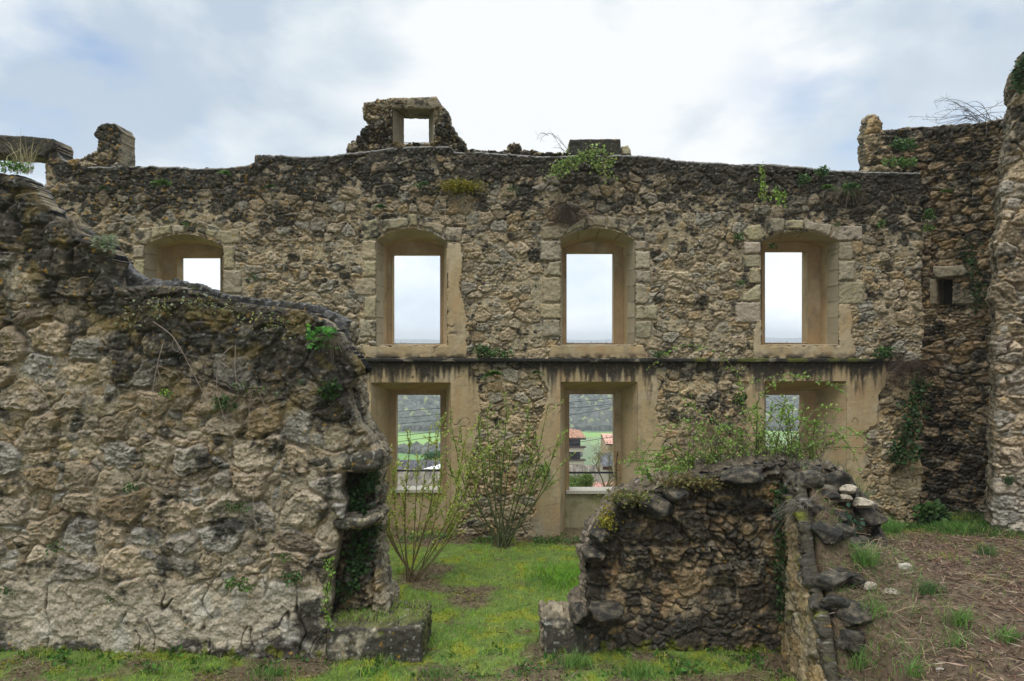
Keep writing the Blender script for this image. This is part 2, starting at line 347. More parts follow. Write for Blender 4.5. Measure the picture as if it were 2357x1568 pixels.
def patch(name, pl, outer, fn, thick, res=.015, holes=(), mat=None, parent=None, en=.0, ef=5., rnd=0.06, seed=0, outer_uv=None, holes_uv=(), back=True, sidecol=None, side=True, h0=0., lump=None):
    """a masonry sheet with real relief: fn(u, v, sd) -> (height, colour); sides run back by thick"""
    O = outer_uv if outer_uv is not None else pl.poly(outer)
    H = [pl.poly(h) for h in holes] + list(holes_uv)
    A = np.array(O); pad = en * 1.5 + res * 2
    us = np.arange(A[:, 0].min() - pad, A[:, 0].max() + pad, res); vs = np.arange(A[:, 1].min() - pad, A[:, 1].max() + pad, res)
    u, v = np.meshgrid(us, vs)
    so_ = raw = sdf(O, u, v)
    if en > 0: so_ = so_ + en * (fbm(u * ef, v * ef, 4, seed + 90) + .6 * np.abs(noise2(u * ef * 2.3, v * ef * 2.3, seed + 95)) - .2)
    sh = np.full(u.shape, 1e9)
    for h in H: sh = np.minimum(sh, -sdf(h, u, v))
    S = np.minimum(so_, sh)
    gv, gu = np.gradient(S, res)
    gl = np.sqrt(gu * gu + gv * gv) + 1e-6
    sv_, su_ = np.gradient(raw, res); sl_ = np.sqrt(su_ * su_ + sv_ * sv_) + 1e-6
    keepv = S > -res * .9
    fk = keepv[:-1, :-1] & keepv[1:, :-1] & keepv[:-1, 1:] & keepv[1:, 1:] & ((S[:-1, :-1] + S[1:, 1:] + S[1:, :-1] + S[:-1, 1:]) > -res * .5)
    mv = np.clip(-S, 0, res * 1.2) * (S < 0)
    u2 = u + mv * gu / gl; v2 = v + mv * gv / gl
    h, col = fn(u2, v2, np.maximum(S, 0))
    if rnd > 0:
        t = np.clip(so_ / rnd, 0, 1); h = h - rnd * (1 - np.sqrt(np.clip(1 - (1 - t) ** 2, 0, 1)))
    if lump is None: lump = mat is M_STONE
    ny, nx = u.shape; idx = np.arange(ny * nx).reshape(ny, nx)
    q = np.stack([idx[:-1, :-1], idx[:-1, 1:], idx[1:, 1:], idx[1:, :-1]], -1)[fk]
    used = np.zeros(ny * nx, bool); used[q.ravel()] = True
    remap = -np.ones(ny * nx, int); remap[used] = np.arange(used.sum())
    V = pl.xyz(u2, v2, h + h0).reshape(-1, 3)[used]; K = col.reshape(-1, 3)[used]; Q = remap[q]
    if np.cross([pl.ux, pl.uy, 0], [0, 0, 1]) @ np.array([pl.nx, pl.ny, 0]) < 0: Q = Q[:, ::-1]
    # boundary
    E = np.concatenate([Q[:, [0, 1]], Q[:, [1, 2]], Q[:, [2, 3]], Q[:, [3, 0]]])
    key = np.sort(E, 1); kk = key[:, 0].astype(np.int64) * (len(V) + 1) + key[:, 1]
    _, inv, cnt = np.unique(kk, return_inverse=True, return_counts=True)
    B = E[cnt[inv] == 1]
    outerE = (so_ < sh + 0).reshape(-1)[used]
    if side is True: B = B[outerE[B[:, 0]] & outerE[B[:, 1]]]
    elif side is False: B = B[:0]
    VV = [V]; KK = [K]; QQ = [Q]; n0 = len(V)
    if len(B):
        bv, binv = np.unique(B.ravel(), return_inverse=True); B2 = binv.reshape(-1, 2)
        uu = u2.reshape(-1)[used][bv]; vv = v2.reshape(-1)[used][bv]; hh = (h + h0).reshape(-1)[used][bv]
        gx = (su_ / sl_).reshape(-1)[used][bv]; gy = (sv_ / sl_).reshape(-1)[used][bv]
        ns = max(1, int(round(thick / (res * 2.2)))) if thick > .12 else 1
        prev = bv; m = len(bv)
        for k in range(1, ns + 1):
            t = k / ns; dd = hh * (1 - t) - thick * t
            a = min(1, t * 6) * (1. if lump else .25) * (fbm(uu * 3.5 + dd * 3, vv * 3.5 + dd * 2.2, 3, seed + 70) * .04 + .02 * fbm(uu * 12 + dd * 9, vv * 12 + dd * 8, 3, seed + 71)) * (1 if ns > 1 else 0)
            sk = None
            if ns > 1 and lump:
                sc_ = uu * np.abs(gy) + vv * np.abs(gx); W1 = worley(sc_ + .02 * noise2(uu * 9, vv * 9 + dd * 5, 4), dd, .21, .17, seed + 75)
                bump_ = (1 - (1 - np.clip((W1[1] - W1[0] - .03) / .30, 0, 1)) ** 2.5) * .05; a = a + bump_ * min(1, t * 8) - .02; sk = RT[6][W1[2]]
            VV.append(pl.xyz(uu - gx * a, vv - gy * a, dd)); kc = K[bv] if sidecol is None else np.tile(np.asarray(sidecol), (m, 1))
            kc = kc * 0 + (np.array([.20, .165, .11]) if sidecol is None else np.asarray(sidecol)) if t > .08 else kc
            if sk is not None: kc = kc * (.7 + .7 * sk)[:, None]
            kc = weather(kc * (1 + .5 * fbm(uu * 6 + dd * 5, dd * 4 + vv * 6, 3, seed + 72))[:, None], uu + dd * .8, vv + dd * .7, np.full(m, .35), seed + 3, None, .1, 0, .3)
            KK.append(np.clip(kc, .01, .8)); cur = np.arange(m) + n0; n0 += m
            p0 = prev[B2[:, 0]]; p1 = prev[B2[:, 1]]; c0 = cur[B2[:, 0]]; c1 = cur[B2[:, 1]]
            QQ.append(np.stack([p1, p0, c0, c1], 1)); prev = cur
    if back:
        st = 6; ub = u[::st, ::st]; vb = v[::st, ::st]; ins = S[::st, ::st] > 0
        ib = np.arange(ub.size).reshape(ub.shape)
        fb = ins[:-1, :-1] & ins[1:, :-1] & ins[:-1, 1:] & ins[1:, 1:]
        qb = np.stack([ib[:-1, :-1], ib[1:, :-1], ib[1:, 1:], ib[:-1, 1:]], -1)[fb]
        if len(qb):
            ubq, inv = np.unique(qb.ravel(), return_inverse=True)
            VV.append(pl.xyz(ub.ravel()[ubq], vb.ravel()[ubq], -thick + 0 * ubq)); KK.append(np.tile([.3, .25, .17], (len(ubq), 1)))
            QQ.append(inv.reshape(-1, 4) + n0); n0 += len(ubq)
    return mesh(name, np.concatenate(VV), np.concatenate(QQ), None, np.concatenate(KK), mat, parent, True)

def loft(name, A, B, fn, mat, parent, res=.03, closed=False):
    """A, B: matching lists of 3D points (front and back contour); fn(P, s, t)-> colour, displacement"""
    A = np.array(A, float); B = np.array(B, float); a = []; b = []; s = []; L = 0
    n = len(A); rng = range(n if closed else n - 1)
    for i in rng:
        j = (i + 1) % n; l = np.linalg.norm(A[j] - A[i]); k = max(1, int(l / res))
        for m in range(k):
            t = m / k; a.append(A[i] * (1 - t) + A[j] * t); b.append(B[i] * (1 - t) + B[j] * t); s.append(L + l * t)
        L += l
    if not closed: a.append(A[-1]); b.append(B[-1]); s.append(L)
    a = np.array(a); b = np.array(b); s = np.array(s); m = len(a)
    k = max(2, int(np.linalg.norm(a - b, axis=1).mean() / res)); T = np.linspace(0, 1, k + 1)
    P = a[None] * (1 - T[:, None, None]) + b[None] * T[:, None, None]
    tang = np.gradient(P, axis=1); dep = np.gradient(P, axis=0); nn = np.cross(tang, dep); nn /= np.linalg.norm(nn, axis=2)[..., None] + 1e-9
    Sg, Tg = np.meshgrid(s, T); col, dis = fn(P, Sg, Tg)
    P = P + nn * dis[..., None]
    idx = np.arange(P.shape[0] * m).reshape(-1, m)
    q = np.stack([idx[:-1, :-1], idx[1:, :-1], idx[1:, 1:], idx[:-1, 1:]], -1).reshape(-1, 4)
    if closed: q = np.concatenate([q, np.stack([idx[:-1, -1], idx[1:, -1], idx[1:, 0], idx[:-1, 0]], -1)])
    return mesh(name, P.reshape(-1, 3), q, None, col.reshape(-1, 3), mat, parent, True)

# zoomed readings of the layout -> the 2357 px frame
def Z(ox, oy, sc):
    return lambda *pts: [((ox + x / sc) / 1.0861, (oy + y / sc) / 1.0861) for x, y in pts]
Z1 = Z(0, 200, 2.613); Z2 = Z(800, 200, 2.613); Z3 = Z(1660, 150, 2.613); Z4 = Z(880, 840, 2.8); Z5 = Z(1560, 700, 2.357); Z6 = Z(1340, 1100, 2.562)

# ------------------------------------------------------------------ ground and land
MC = np.array([(3.0,6.3,.5),(3.05,6.7,.95),(3.1,7.0,1.15),(3.15,7.3,1.35),(3.4,7.9,1.5),(4.5,8.4,1.08),(3.9,5.2,1.25),(4.6,6.5,1.3),(5.5,7.5,1.2),(6.5,9,1.0),(6,10.5,.72),(8.1,11.5,.6),
               (7.9,13.3,.22),(6.5,13.3,.15),(9.,10,.95),(5,5,1.5),(3.2,5,.75),(3.38,7.55,2.05),(3.45,7.9,2.1),(3.3,7.25,1.6),(3.75,7.5,1.45),(3.9,7.8,1.35),(4.6,9.4,.7),(5.4,11.8,.3),(9,13,.4),(10,8,1.5),(3.6,6.2,1.0),(8.4,12.6,.35),(4,3,1.6),(3.4,6.8,1.2)])
def ground_z(X, Y):
    X = np.asarray(X, float); Y = np.asarray(Y, float)
    wsum = 0; zs = 0
    for x, y, z in MC:
        w_ = 1 / (((X - x) ** 2 + (Y - y) ** 2) + .05) ** 2; wsum = wsum + w_; zs = zs + w_ * z
    M = zs / wsum
    el = 3.3 - .143 * (8.4 - Y)
    ez = np.interp(Y, [5.2, 6.05, 6.2, 6.45, 6.65, 6.8, 7.0, 7.18, 7.28, 7.4, 7.55, 7.9, 8.4], [-.1, .12, .44, .70, 1.08, 1.24, 1.34, 1.58, 1.84, 2.10, 2.24, 2.31, 2.32])
    k2 = ss(.10, .55, X - el); M = np.where(Y < 8.42, ez * (1 - k2) + M * k2, M)
    edge = np.where(Y < 8.35, el + .06, 3.9)
    wd = np.where(Y < 8.35, .12, 1.3)
    k = ss(0, 1, (X - edge) / wd + .5 * (Y < 8.35)) 
    flat = .10 * ss(9.5, 8, Y) + .0 + .10 * ss(-2, -6, X) + .12 * ss(1.5, 5, X) * ss(9, 12, Y)
    z = flat * (1 - k) + M * k
    z = z - 3.0 * ss(14.0, 17, Y)
    return z + .035 * fbm(X * .9, Y * .9, 3, 40) + .018 * fbm(X * 4, Y * 4, 3, 41)
def litter(X, Y):               # 1 = brown litter, 0 = green turf
    e = np.where(Y < 8.6, 3.3 - .143 * (8.4 - Y) + .02, 4.2)
    m = np.where(Y < 8.6, ss(-.03, .06, X - e), ss(-.2, .5, X - e)) * (1 - .85 * ss(10.2, 11.6, Y - .25 * (X - 6)))
    m = np.maximum(m, .9 * ss(.12, .42, fbm(X * .9 + 3, Y * 1.2, 3, 43) + .55 * ss(12.4, 13.3, Y) + .25 * ss(8.3, 7.6, Y) + .4 * np.exp(-((X + 1.6) ** 2 + (Y - 10.9) ** 2) / .5)))
    return m
def axis(lo, hi, c0, c1, fine, grow=1.35, far=None):
    a = list(np.arange(c0, c1, fine)); s = fine; x = c1
    while x < hi: a.append(x); s *= grow; x += s
    a.append(hi); s = fine; x = c0 - fine
    while x > lo: a.insert(0, x); s *= grow; x -= s
    a.insert(0, lo); return np.array(a)
xs = axis(-40, 40, -6.6, 10.5, .04); ys = axis(-12, 17.5, 3.5, 14.3, .04)
GX, GY = np.meshgrid(xs, ys); GZ = ground_z(GX, GY)
lt = litter(GX, GY); rr_ = fbm(GX * 7, GY * 7, 4, 45)
gcol = lerp(np.array([.10, .145, .03]), np.array([.115, .082, .052]), lt)
gcol = gcol * (1 + .55 * rr_ + .3 * fbm(GX * 25, GY * 25, 2, 46))[..., None]
ye = ss(.12, .3, fbm(GX * 2.6, GY * 2.6, 4, 47)) * (1 - lt)
gcol = lerp(gcol, np.array([.20, .21, .02]) * np.ones_like(gcol), ye * .7)
GZ = GZ + .012 * rr_
idx = np.arange(GX.size).reshape(GX.shape)
q = np.stack([idx[:-1, :-1], idx[:-1, 1:], idx[1:, 1:], idx[1:, :-1]], -1).reshape(-1, 4)
g = mesh('ground', np.stack([GX, GY, GZ], -1).reshape(-1, 3), q, None, np.clip(gcol, .01, .5).reshape(-1, 3), M_SOIL); tag(g, kind='structure')

def land_z(X, Y):
    z = np.interp(Y, [14, 18, 30, 45, 90, 150, 360, 520, 620, 900, 1400, 1800, 3400, 4000], [-3.2, -4, -7, -11, -20, -30, -62, -63, -58, -36, -13, -16, -60, -60])
    z = z + ss(500, 900, Y) * 14 * fbm(X * .0035, Y * .0035, 3, 50) * ss(2400, 1600, Y)
    return z
xs = axis(-2600, 2600, -160, 160, 4, 1.12); ys = axis(-300, 3600, 16.5, 640, 4, 1.12)
LX, LY = np.meshgrid(xs, ys); LZ = land_z(LX, LY) * ss(8, 17, LY) - 3.5 * (1 - ss(8, 17, LY))
lc = np.tile(np.array([.10, .17, .05]), LX.shape + (1,)) * (1 + .2 * fbm(LX * .02, LY * .02, 3, 51))[..., None]
def paint(mask, c):
    global lc
    lc = lerp(lc, np.array(c) * np.ones_like(lc), mask)
bd = 12 * noise2(LX * .008, LY * .008, 52)
paint(((LY + bd > 436) & (LY + bd < 496)).astype(float), (.20, .34, .08))
paint(((LY + bd > 330) & (LY + bd < 420)).astype(float) * (LX < 20), (.12, .24, .06))
paint(((LY + bd > 300) & (LY + bd < 470)).astype(float) * (LX > 20) * (np.sin(LX * .9 + LY * .12) * .25 + .6), (.17, .19, .11))
paint((LY < 130).astype(float), (.13, .14, .06))
paint(ss(490, 520, LY + bd), (.085, .09, .075))
idx = np.arange(LX.size).reshape(LX.shape)
q = np.stack([idx[:-1, :-1], idx[:-1, 1:], idx[1:, 1:], idx[1:, :-1]], -1).reshape(-1, 4)
o = mesh('terrain', np.stack([LX, LY, LZ], -1).reshape(-1, 3), q, None, np.clip(lc, .01, .6).reshape(-1, 3), M_FAR); tag(o, kind='structure')

# ------------------------------------------------------------------ far back wall of the ruin
D0 = 13.3
TOP = [(-90,308),(0,312),(126,322),(133,332),(134,346),(146,366),(165,373),(182,370),(205,384),(250,384),(278,382),(340,384),(348,380),(372,384),(400,383),(450,388),(520,386),(570,380),(585,374),(587,356),(640,357),(700,361),(760,358),(800,353),(850,348),(900,340),(950,337),(1040,337),(1048,350),(1110,350),(1160,354),(1250,360),(1310,358),(1430,357),(1500,360),(1580,371),(1650,374),(1700,379),(1760,376),(1800,381),(1850,384),(1900,391),(1990,395),(2050,396),(2116,398)]
OUT = TOP + [(2126,430),(2118,470),(2128,560),(2120,640),(2128,740),(2120,830),(2112,900),(2122,960),(2110,1020),(2124,1080),(2118,1150),(2112,1260),(-90,1260)]
P0 = W(D0)
topx = np.array([P0.uv(*p)[0] for p in TOP]); topz = np.array([P0.uv(*p)[1] for p in TOP])
def arch(xl, yl, xa, ya, xr, yr, yb, n=8):
    """front opening contour: down left jamb ... clockwise from bottom left, with a segmental arch"""
    L = [(xl, yb)]
    for i in range(n + 1):
        t = i / n; x = xl + (xr - xl) * t; base = yl + (yr - yl) * t; L.append((x, base - (((yl + yr) / 2) - ya) * (1 - (2 * t - 1) ** 2)))
    L.append((xr, yb)); return L
def rect(x0, x1, yt, yb, n=8):
    return [(x0, yb)] + [(x0 + (x1 - x0) * i / n, yt) for i in range(n + 1)] + [(x1, yb)]
def archb(x0, x1, ys_, ya, yb): return arch(x0, ys_, 0, ya, x1, ys_, yb)
WIN = {
 'w1': dict(f=arch(338,566,437,540,514,568,795), b=archb(377,512,573,562,793), o=(406,507,591,792), lab='first upper window from the left'),
 'w2': dict(f=arch(868,553,962,528,1030,557,795), b=archb(892,1020,572,556,793), o=(902,1013,585,791.5), lab='upper'),
 'w3': dict(f=arch(1288,553,1371,527,1459,553,795), b=archb(1295,1434,572,556,793), o=(1304,1414,581,790.5), lab='upper'),
 'w4': dict(f=arch(1750,556,1835,533,1925,557,795), b=archb(1752,1889,570,556,793), o=(1761,1860,577,790), lab='upper'),
 'l2': dict(f=rect(856,1038,880,1262), b=rect(894,1026,900,1262), o=(910,1014,909,1127), lab='lower'),
 'l3': dict(f=rect(1289,1466,878,1262), b=rect(1301,1430,898,1262), o=(1310,1415,907.5,1129.5), lab='lower'),
 'l4': dict(f=rect(1757,1943,877,1262), b=rect(1757,1878,899,1262), o=(1762,1853.5,909,1128), lab='lower'),
}
for k in ('l2', 'l3', 'l4'):      # openings run down to the courtyard floor
    pass
FAR_L = [(30,358),(109,366),(111,470),(30,470)]     # the high gap in the far left, seen above the near wall
holes = [WIN[k]['f'] for k in WIN] + [[(-60,350),(30,357),(109,366),(110,520),(-60,520)]]
LEDGE_Z = P0.uv(0, 830)[1]
def zp(y): return P0.uv(0, y)[1]
def up(x): return P0.uv(x, 0)[0]
def wall_fn(u, v, sd):
    h, col, m = rubble(u, v, .26, .19, 11, .76, .66, .47)
    mk = np.full(u.shape, -9.)
    for p in PL: mk = np.maximum(mk, sdf(P0.poly(p), u, v) - .02)
    for zf, lst, bk in BLK.values():
        for nm, pts in lst: mk = np.maximum(mk, sdf(P0.poly(zf(*pts)), u, v) + .02)
    mk = ss(-.03, .02, mk); h = h * (1 - mk) + .045 * mk
    # left middle of the wall: rougher, smaller stones drowned in mortar
    k = ss(.1, -.3, fbm(u * .5, v * .6, 2, 5) + .25 * (u + 2.2) / 2) * ss(zp(420), zp(470), v)
    td = np.interp(u, topx, topz) - v
    blk = .72 * np.exp(-(td / .75) ** 1.5) + .20 * np.exp(-td / 1.4) + .23
    blk = blk + .45 * ss(up(1500), up(2000), u) * np.exp(-td / 1.0) * .6
    below = (LEDGE_Z - v); blk = np.maximum(blk, .95 * ss(up(820), up(860), u) * ss(-.02, .03, below) * np.exp(-np.maximum(below, 0) / .42))
    blk = np.maximum(blk, .55 * np.exp(-np.abs(v - zp(950)) / .6) * ss(up(1480), up(1560), u) * ss(up(1760), up(1700), u))
    blk = np.maximum(blk, .30 * ss(up(1980), up(2060), u))
    lo = ss(zp(1120), zp(1200), v)
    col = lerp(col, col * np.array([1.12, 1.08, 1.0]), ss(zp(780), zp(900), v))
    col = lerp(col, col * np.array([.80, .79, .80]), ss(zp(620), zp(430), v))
    och = .38 * ss(up(1050), up(500), u) + .12
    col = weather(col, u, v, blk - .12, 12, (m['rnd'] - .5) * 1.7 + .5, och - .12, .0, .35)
    mos = ss(.12, .0, np.abs(v - LEDGE_Z - .04)) * .35 * ss(up(1050), up(1100), u)
    # mortar capping along the very top
    cap = ss(.055, .035, td) * (td > -.2)
    cap = cap * ss(-.3, .1, noise2(u * 3, v * 0, 8) + .2)
    col = lerp(col, np.array([.23, .22, .20]) * np.ones_like(col), cap * .85)
    h = h * (1 - cap * .4) + cap * .035
    col = np.where((v < zp(1165))[..., None], col * (1 + .2 * fbm(u * 3, v * 3, 3, 17))[..., None], col)
    return h, col
bw = empty('ruined_wall', (0, D0, 0), 'long roofless rubble stone wall with two rows of empty windows behind the courtyard', 'ruined wall')

# ashlar blocks
def block_fn(seed, tint, blk):
    r = np.random.RandomState(seed); b = tint * r.uniform(.82, 1.12) * np.array([1, r.uniform(.96, 1.03), r.uniform(.88, 1.08)])
    bl = blk
    def f(u, v, sd):
        e = ss(0, .03, sd)
        h = .012 * e - .012 + .020 * fbm(u * 4, v * 4, 3, seed) + .012 * fbm(u * 14, v * 14, 3, seed + 6) + .006 * fbm(u * 40, v * 40, 2, seed + 1) + r.uniform(-.012, .012)
        col = b * (1 + .16 * fbm(u * 6, v * 6, 4, seed + 2) + .16 * fbm(u * 30, v * 30, 2, seed + 4))[..., None]
        col = weather(col, u, v, np.full(u.shape, bl), seed, None, .14, 0, .15)
        return h, lerp(col * .8, col, ss(0, .015, sd))
    return f
GREY = np.array([.35, .295, .20])
def R4(x0, y0, x1, y1): return [(x0, y0), (x1, y0), (x1, y1), (x0, y1)]
BLK = {
 'w1': (Z1, [('arch_stone', [(885,975),(985,965),(1000,1046),(960,1078),(880,1075)]), ('arch_stone', [(988,960),(1135,948),(1138,1008),(1060,1022),(1004,1046)]), ('arch_stone', [(1140,948),(1285,955),(1290,1000),(1232,998),(1140,1008)]), ('arch_stone', [(1290,960),(1432,985),(1420,1043),(1360,1018),(1292,1003)]), ('arch_stone', [(1437,988),(1575,970),(1577,1070),(1466,1080),(1424,1047)]),
             ('jamb_stone', R4(880,1080,958,1168)), ('jamb_stone', R4(890,1172,958,1420)), ('jamb_stone', R4(1466,1084,1540,1238)), ('jamb_stone', R4(1466,1242,1590,1400))], .12),
 'w2': (Z2, [('arch_stone', [(275,925),(383,905),(404,1008),(376,1042),(285,1045)]), ('arch_stone', [(387,915),(575,900),(578,962),(500,972),(416,1004)]), ('arch_stone', [(580,880),(638,878),(636,958),(581,961)]), ('arch_stone', [(642,898),(822,955),(800,1018),(730,978),(642,960)]), ('arch_stone', [(826,960),(940,965),(925,1058),(836,1060),(804,1022)]),
             ('jamb_stone', R4(275,1049,374,1178)), ('jamb_stone', R4(285,1182,374,1288)), ('jamb_stone', R4(230,1292,374,1410)), ('jamb_stone', R4(290,1414,374,1560)), ('jamb_stone', R4(265,1564,374,1680))], .14),
 'w3': (Z2, [('arch_stone', [(1445,965),(1560,950),(1620,985),(1575,1042),(1445,1045)]), ('arch_stone', [(1623,965),(1725,900),(1728,968),(1660,982),(1585,1032)]), ('arch_stone', [(1730,895),(1868,900),(1868,966),(1800,960),(1732,968)]), ('arch_stone', [(1872,895),(1990,905),(2035,945),(2000,1010),(1940,982),(1872,968)]), ('arch_stone', [(2006,1010),(2040,947),(2115,955),(2120,1045),(2052,1046)]),
             ('jamb_stone', R4(1438,1050,1574,1183)), ('jamb_stone', [(1500,1187),(1574,1187),(1574,1283),(1465,1283)]), ('jamb_stone', R4(1450,1287,1574,1458)), ('jamb_stone', R4(1435,1462,1574,1560)), ('jamb_stone', R4(1450,1564,1574,1680)),
             ('jamb_stone', R4(2053,1050,2128,1113)), ('jamb_stone', R4(2053,1117,2155,1238)), ('jamb_stone', R4(2053,1242,2160,1328)), ('jamb_stone', [(2053,1332),(2125,1332),(2150,1430),(2120,1468),(2053,1468)]), ('jamb_stone', R4(2053,1472,2200,1568)), ('jamb_stone', R4(2053,1572,2165,1690))], .10),
 'w4': (Z3, [('arch_stone', [(500,1130),(545,1080),(625,1078),(668,1145),(628,1183),(540,1180)]), ('arch_stone', [(650,1045),(690,1030),(778,1040),(776,1119),(674,1144)]), ('arch_stone', [(782,1050),(905,1045),(902,1112),(840,1108),(780,1117)]), ('arch_stone', [(909,1050),(1098,1080),(1075,1157),(1000,1128),(906,1113)]), ('arch_stone', [(1102,1082),(1285,1085),(1295,1180),(1128,1186),(1080,1158)]),
             ('jamb_stone', R4(512,1190,626,1270)), ('jamb_stone', R4(500,1274,626,1358)), ('jamb_stone', R4(550,1362,626,1462)), ('jamb_stone', [(600,1466),(626,1466),(626,1578),(500,1578),(510,1530)]), ('jamb_stone', R4(460,1582,626,1720)),
             ('jamb_stone', R4(1128,1190,1222,1310)), ('jamb_stone', R4(1128,1314,1240,1443)), ('jamb_stone', R4(1128,1447,1300,1600))], .04),
}
def stucco(u, v, seed, base=(.41, .305, .17), drip=True):
    base = np.array(base); c = base * np.ones(u.shape + (3,))
    c = c * (1 + .14 * fbm(u * 2, v * 2, 4, seed) + .10 * fbm(u * 14, v * 14, 3, seed + 1) + .10 * fbm(u * 7, v * .9, 3, seed + 2))[..., None]
    c = lerp(c, np.array([.49, .40, .27]) * np.ones_like(c), ss(.0, .35, fbm(u * 1.6, v * 1.2, 4, seed + 3)) * .6)
    c = lerp(c, np.array([.22, .18, .12]) * np.ones_like(c), ss(.0, .40, fbm(u * 3.4 + 7, v * 2.2, 5, seed + 8, .65)) * .6)
    c = lerp(c, np.array([.40, .25, .13]) * np.ones_like(c), ss(.1, .4, fbm(u * 2.6, v * 1.0, 3, seed + 4)) * .5)
    return c
def plaster_fn(u, v, sd):
    h = .082 + .006 * fbm(u * 3, v * 3, 3, 31) + .004 * fbm(u * 16, v * 16, 3, 32) + .0016 * fbm(u * 60, v * 60, 2, 33)
    c = stucco(u, v, 34)
    ck = ss(.022, .006, np.abs(noise2(u * 1.6 + .5 * noise2(u * 4, v * 4, 24), v * 1.3, 23))) * ss(.0, .3, noise2(u * 1.9, v * 1.7, 22)); h = h - .012 * ck; c = lerp(c, np.array([.10, .075, .05]) * np.ones_like(c), ck * .7)
    dn = LEDGE_Z - v
    length = .16 + .85 * ss(-.45, .6, noise2(u * 1.3, u * 0, 35) * .6 + noise2(u * 5, u * 0 + .3, 36) * .5 + .35 * noise2(u * 17, v * 1.2, 29))
    dr = ss(-.1, .75, (length - dn) / length + .25 * fbm(u * 12, v * 5, 3, 25)) * (dn > 0) * ss(-.45, .05, fbm(u * 16, v * 2.2, 3, 37) + 1.0 * ss(.38, .08, dn))
    rise = ss(.16, .02, v - (LEDGE_Z + .04)) * (dn <= 0) * ss(-.4, .25, fbm(u * 5, v * 7, 3, 38))
    spk = ss(.2, .6, fbm(u * 16, v * 16, 3, 39)) * .35
    c = lerp(c, np.array([.022, .021, .018]) * np.ones_like(c), np.clip(dr * .93 * (1 - spk) + rise * .9, 0, 1))
    c = lerp(c, np.array([.30, .29, .25]) * np.ones_like(c), ss(zp(1120), zp(1230), v) * .35 * ss(-.2, .4, fbm(u * 3, v * 3, 3, 30)))
    return h, c
PL = [
 [(832,832),(1080,832),(1100,880),(1108,940),(1098,1000),(1085,1060),(1072,1120),(1055,1180),(1048,1262),(822,1262),(820,1000),(838,900)],
 [(1222,832),(1300,832),(1500,832),(1518,880),(1508,950),(1532,1010),(1510,1070),(1490,1130),(1480,1262),(1205,1262),(1230,1170),(1240,1060),(1232,1000),(1250,950),(1262,900)],
 [(1722,832),(2032,832),(2040,868),(2018,918),(2016,975),(1983,996),(1985,1035),(1998,1065),(1976,1090),(1990,1120),(1982,1160),(1985,1262),(1700,1262),(1722,1100),(1712,950)],
 [(836,795),(1030,795),(1029,560),(1062,562),(1066,610),(1058,660),(1072,710),(1078,770),(1075,826),(840,826)],
 [(1268,795),(1290,793),(1480,795),(1488,826),(1262,826)],
 [(1732,760),(1740,738),(1750,736),(1750,795),(1925,795),(1925,702),(1950,700),(1960,735),(1955,768),(1966,800),(1965,826),(1730,826)],
]
for i, p in enumerate(PL):
    patch('plaster', P0, p, plaster_fn, .08, .014, holes, M_PLASTER, bw, en=.055, ef=7, rnd=.014, seed=60 + i, back=False)
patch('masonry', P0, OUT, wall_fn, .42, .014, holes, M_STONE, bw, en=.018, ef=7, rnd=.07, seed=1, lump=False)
# string course
lg = [(838,824),(2026,825),(2022,834),(838,833)]
def ledge_fn(u, v, sd):
    n = fbm(u * 3, v * 6, 4, 26)
    c = lerp(np.array([.035, .033, .028]) * np.ones(u.shape + (3,)), np.array([.30, .26, .19]) * np.ones(u.shape + (3,)), ss(.22, .42, n) * .6)
    c = lerp(c, MOSS * np.ones_like(c), ss(.15, .4, fbm(u * 1.5, v, 3, 27)) * .6)
    return .16 + .012 * fbm(u * 5, v * 8, 3, 28), c
patch('string_course', P0, lg, ledge_fn, .05, .011, (), M_STONE, bw, en=.010, ef=5, rnd=.02, seed=81, back=False)

def reveal_fn(kind, seed):
    def f(P, s, t):
        u = P[..., 0] * .7 + P[..., 1]; v = P[..., 2]; x = P[..., 0]
        c = stucco(u, v, seed)
        dis = .004 * fbm(u * 6, v * 6, 3, seed + 3)
        soff = ss(0, .12, t * 0 + 1)
        if kind != 'plaster':
            xm = (P[..., 0].min() + P[..., 0].max()) / 2
            sel = ((x < xm) if kind == 'left' else (x > xm) if kind == 'right' else x > -99) & (t < .62)
            top = v > (v.max() - .36)
            g_ = GREY * (1 + .18 * fbm(u * 5, v * 5, 4, seed + 5))[..., None]
            row = np.floor(v / .31 + .3); g_ = g_ * (.86 + .28 * RT[1][(row.astype(int) * 7 + seed) & 255])[..., None]
            jn = ss(.020, .006, np.abs((v / .31 + .3) % 1 - .0) * .31) 
            jt = ss(.020, .006, np.abs((s / .42 + .2) % 1) * .42)
            jn = np.where(top, jt, jn)
            g_ = lerp(g_, np.array([.12, .10, .07]) * np.ones_like(g_), jn * .8); 
            sel2 = sel | (top & (t < .55))
            c = np.where(sel2[..., None], g_, c); dis = dis - .01 * jn * sel2
        c = c * (1 + .12 * fbm(u * 25, v * 25, 2, seed + 9))[..., None]
        return np.clip(c, .01, .8), dis
    return f
DB = .52
kinds = dict(w1='left', w2='left', w3='both', w4='right', l2='plaster', l3='plaster', l4='plaster')
bl_i = 0
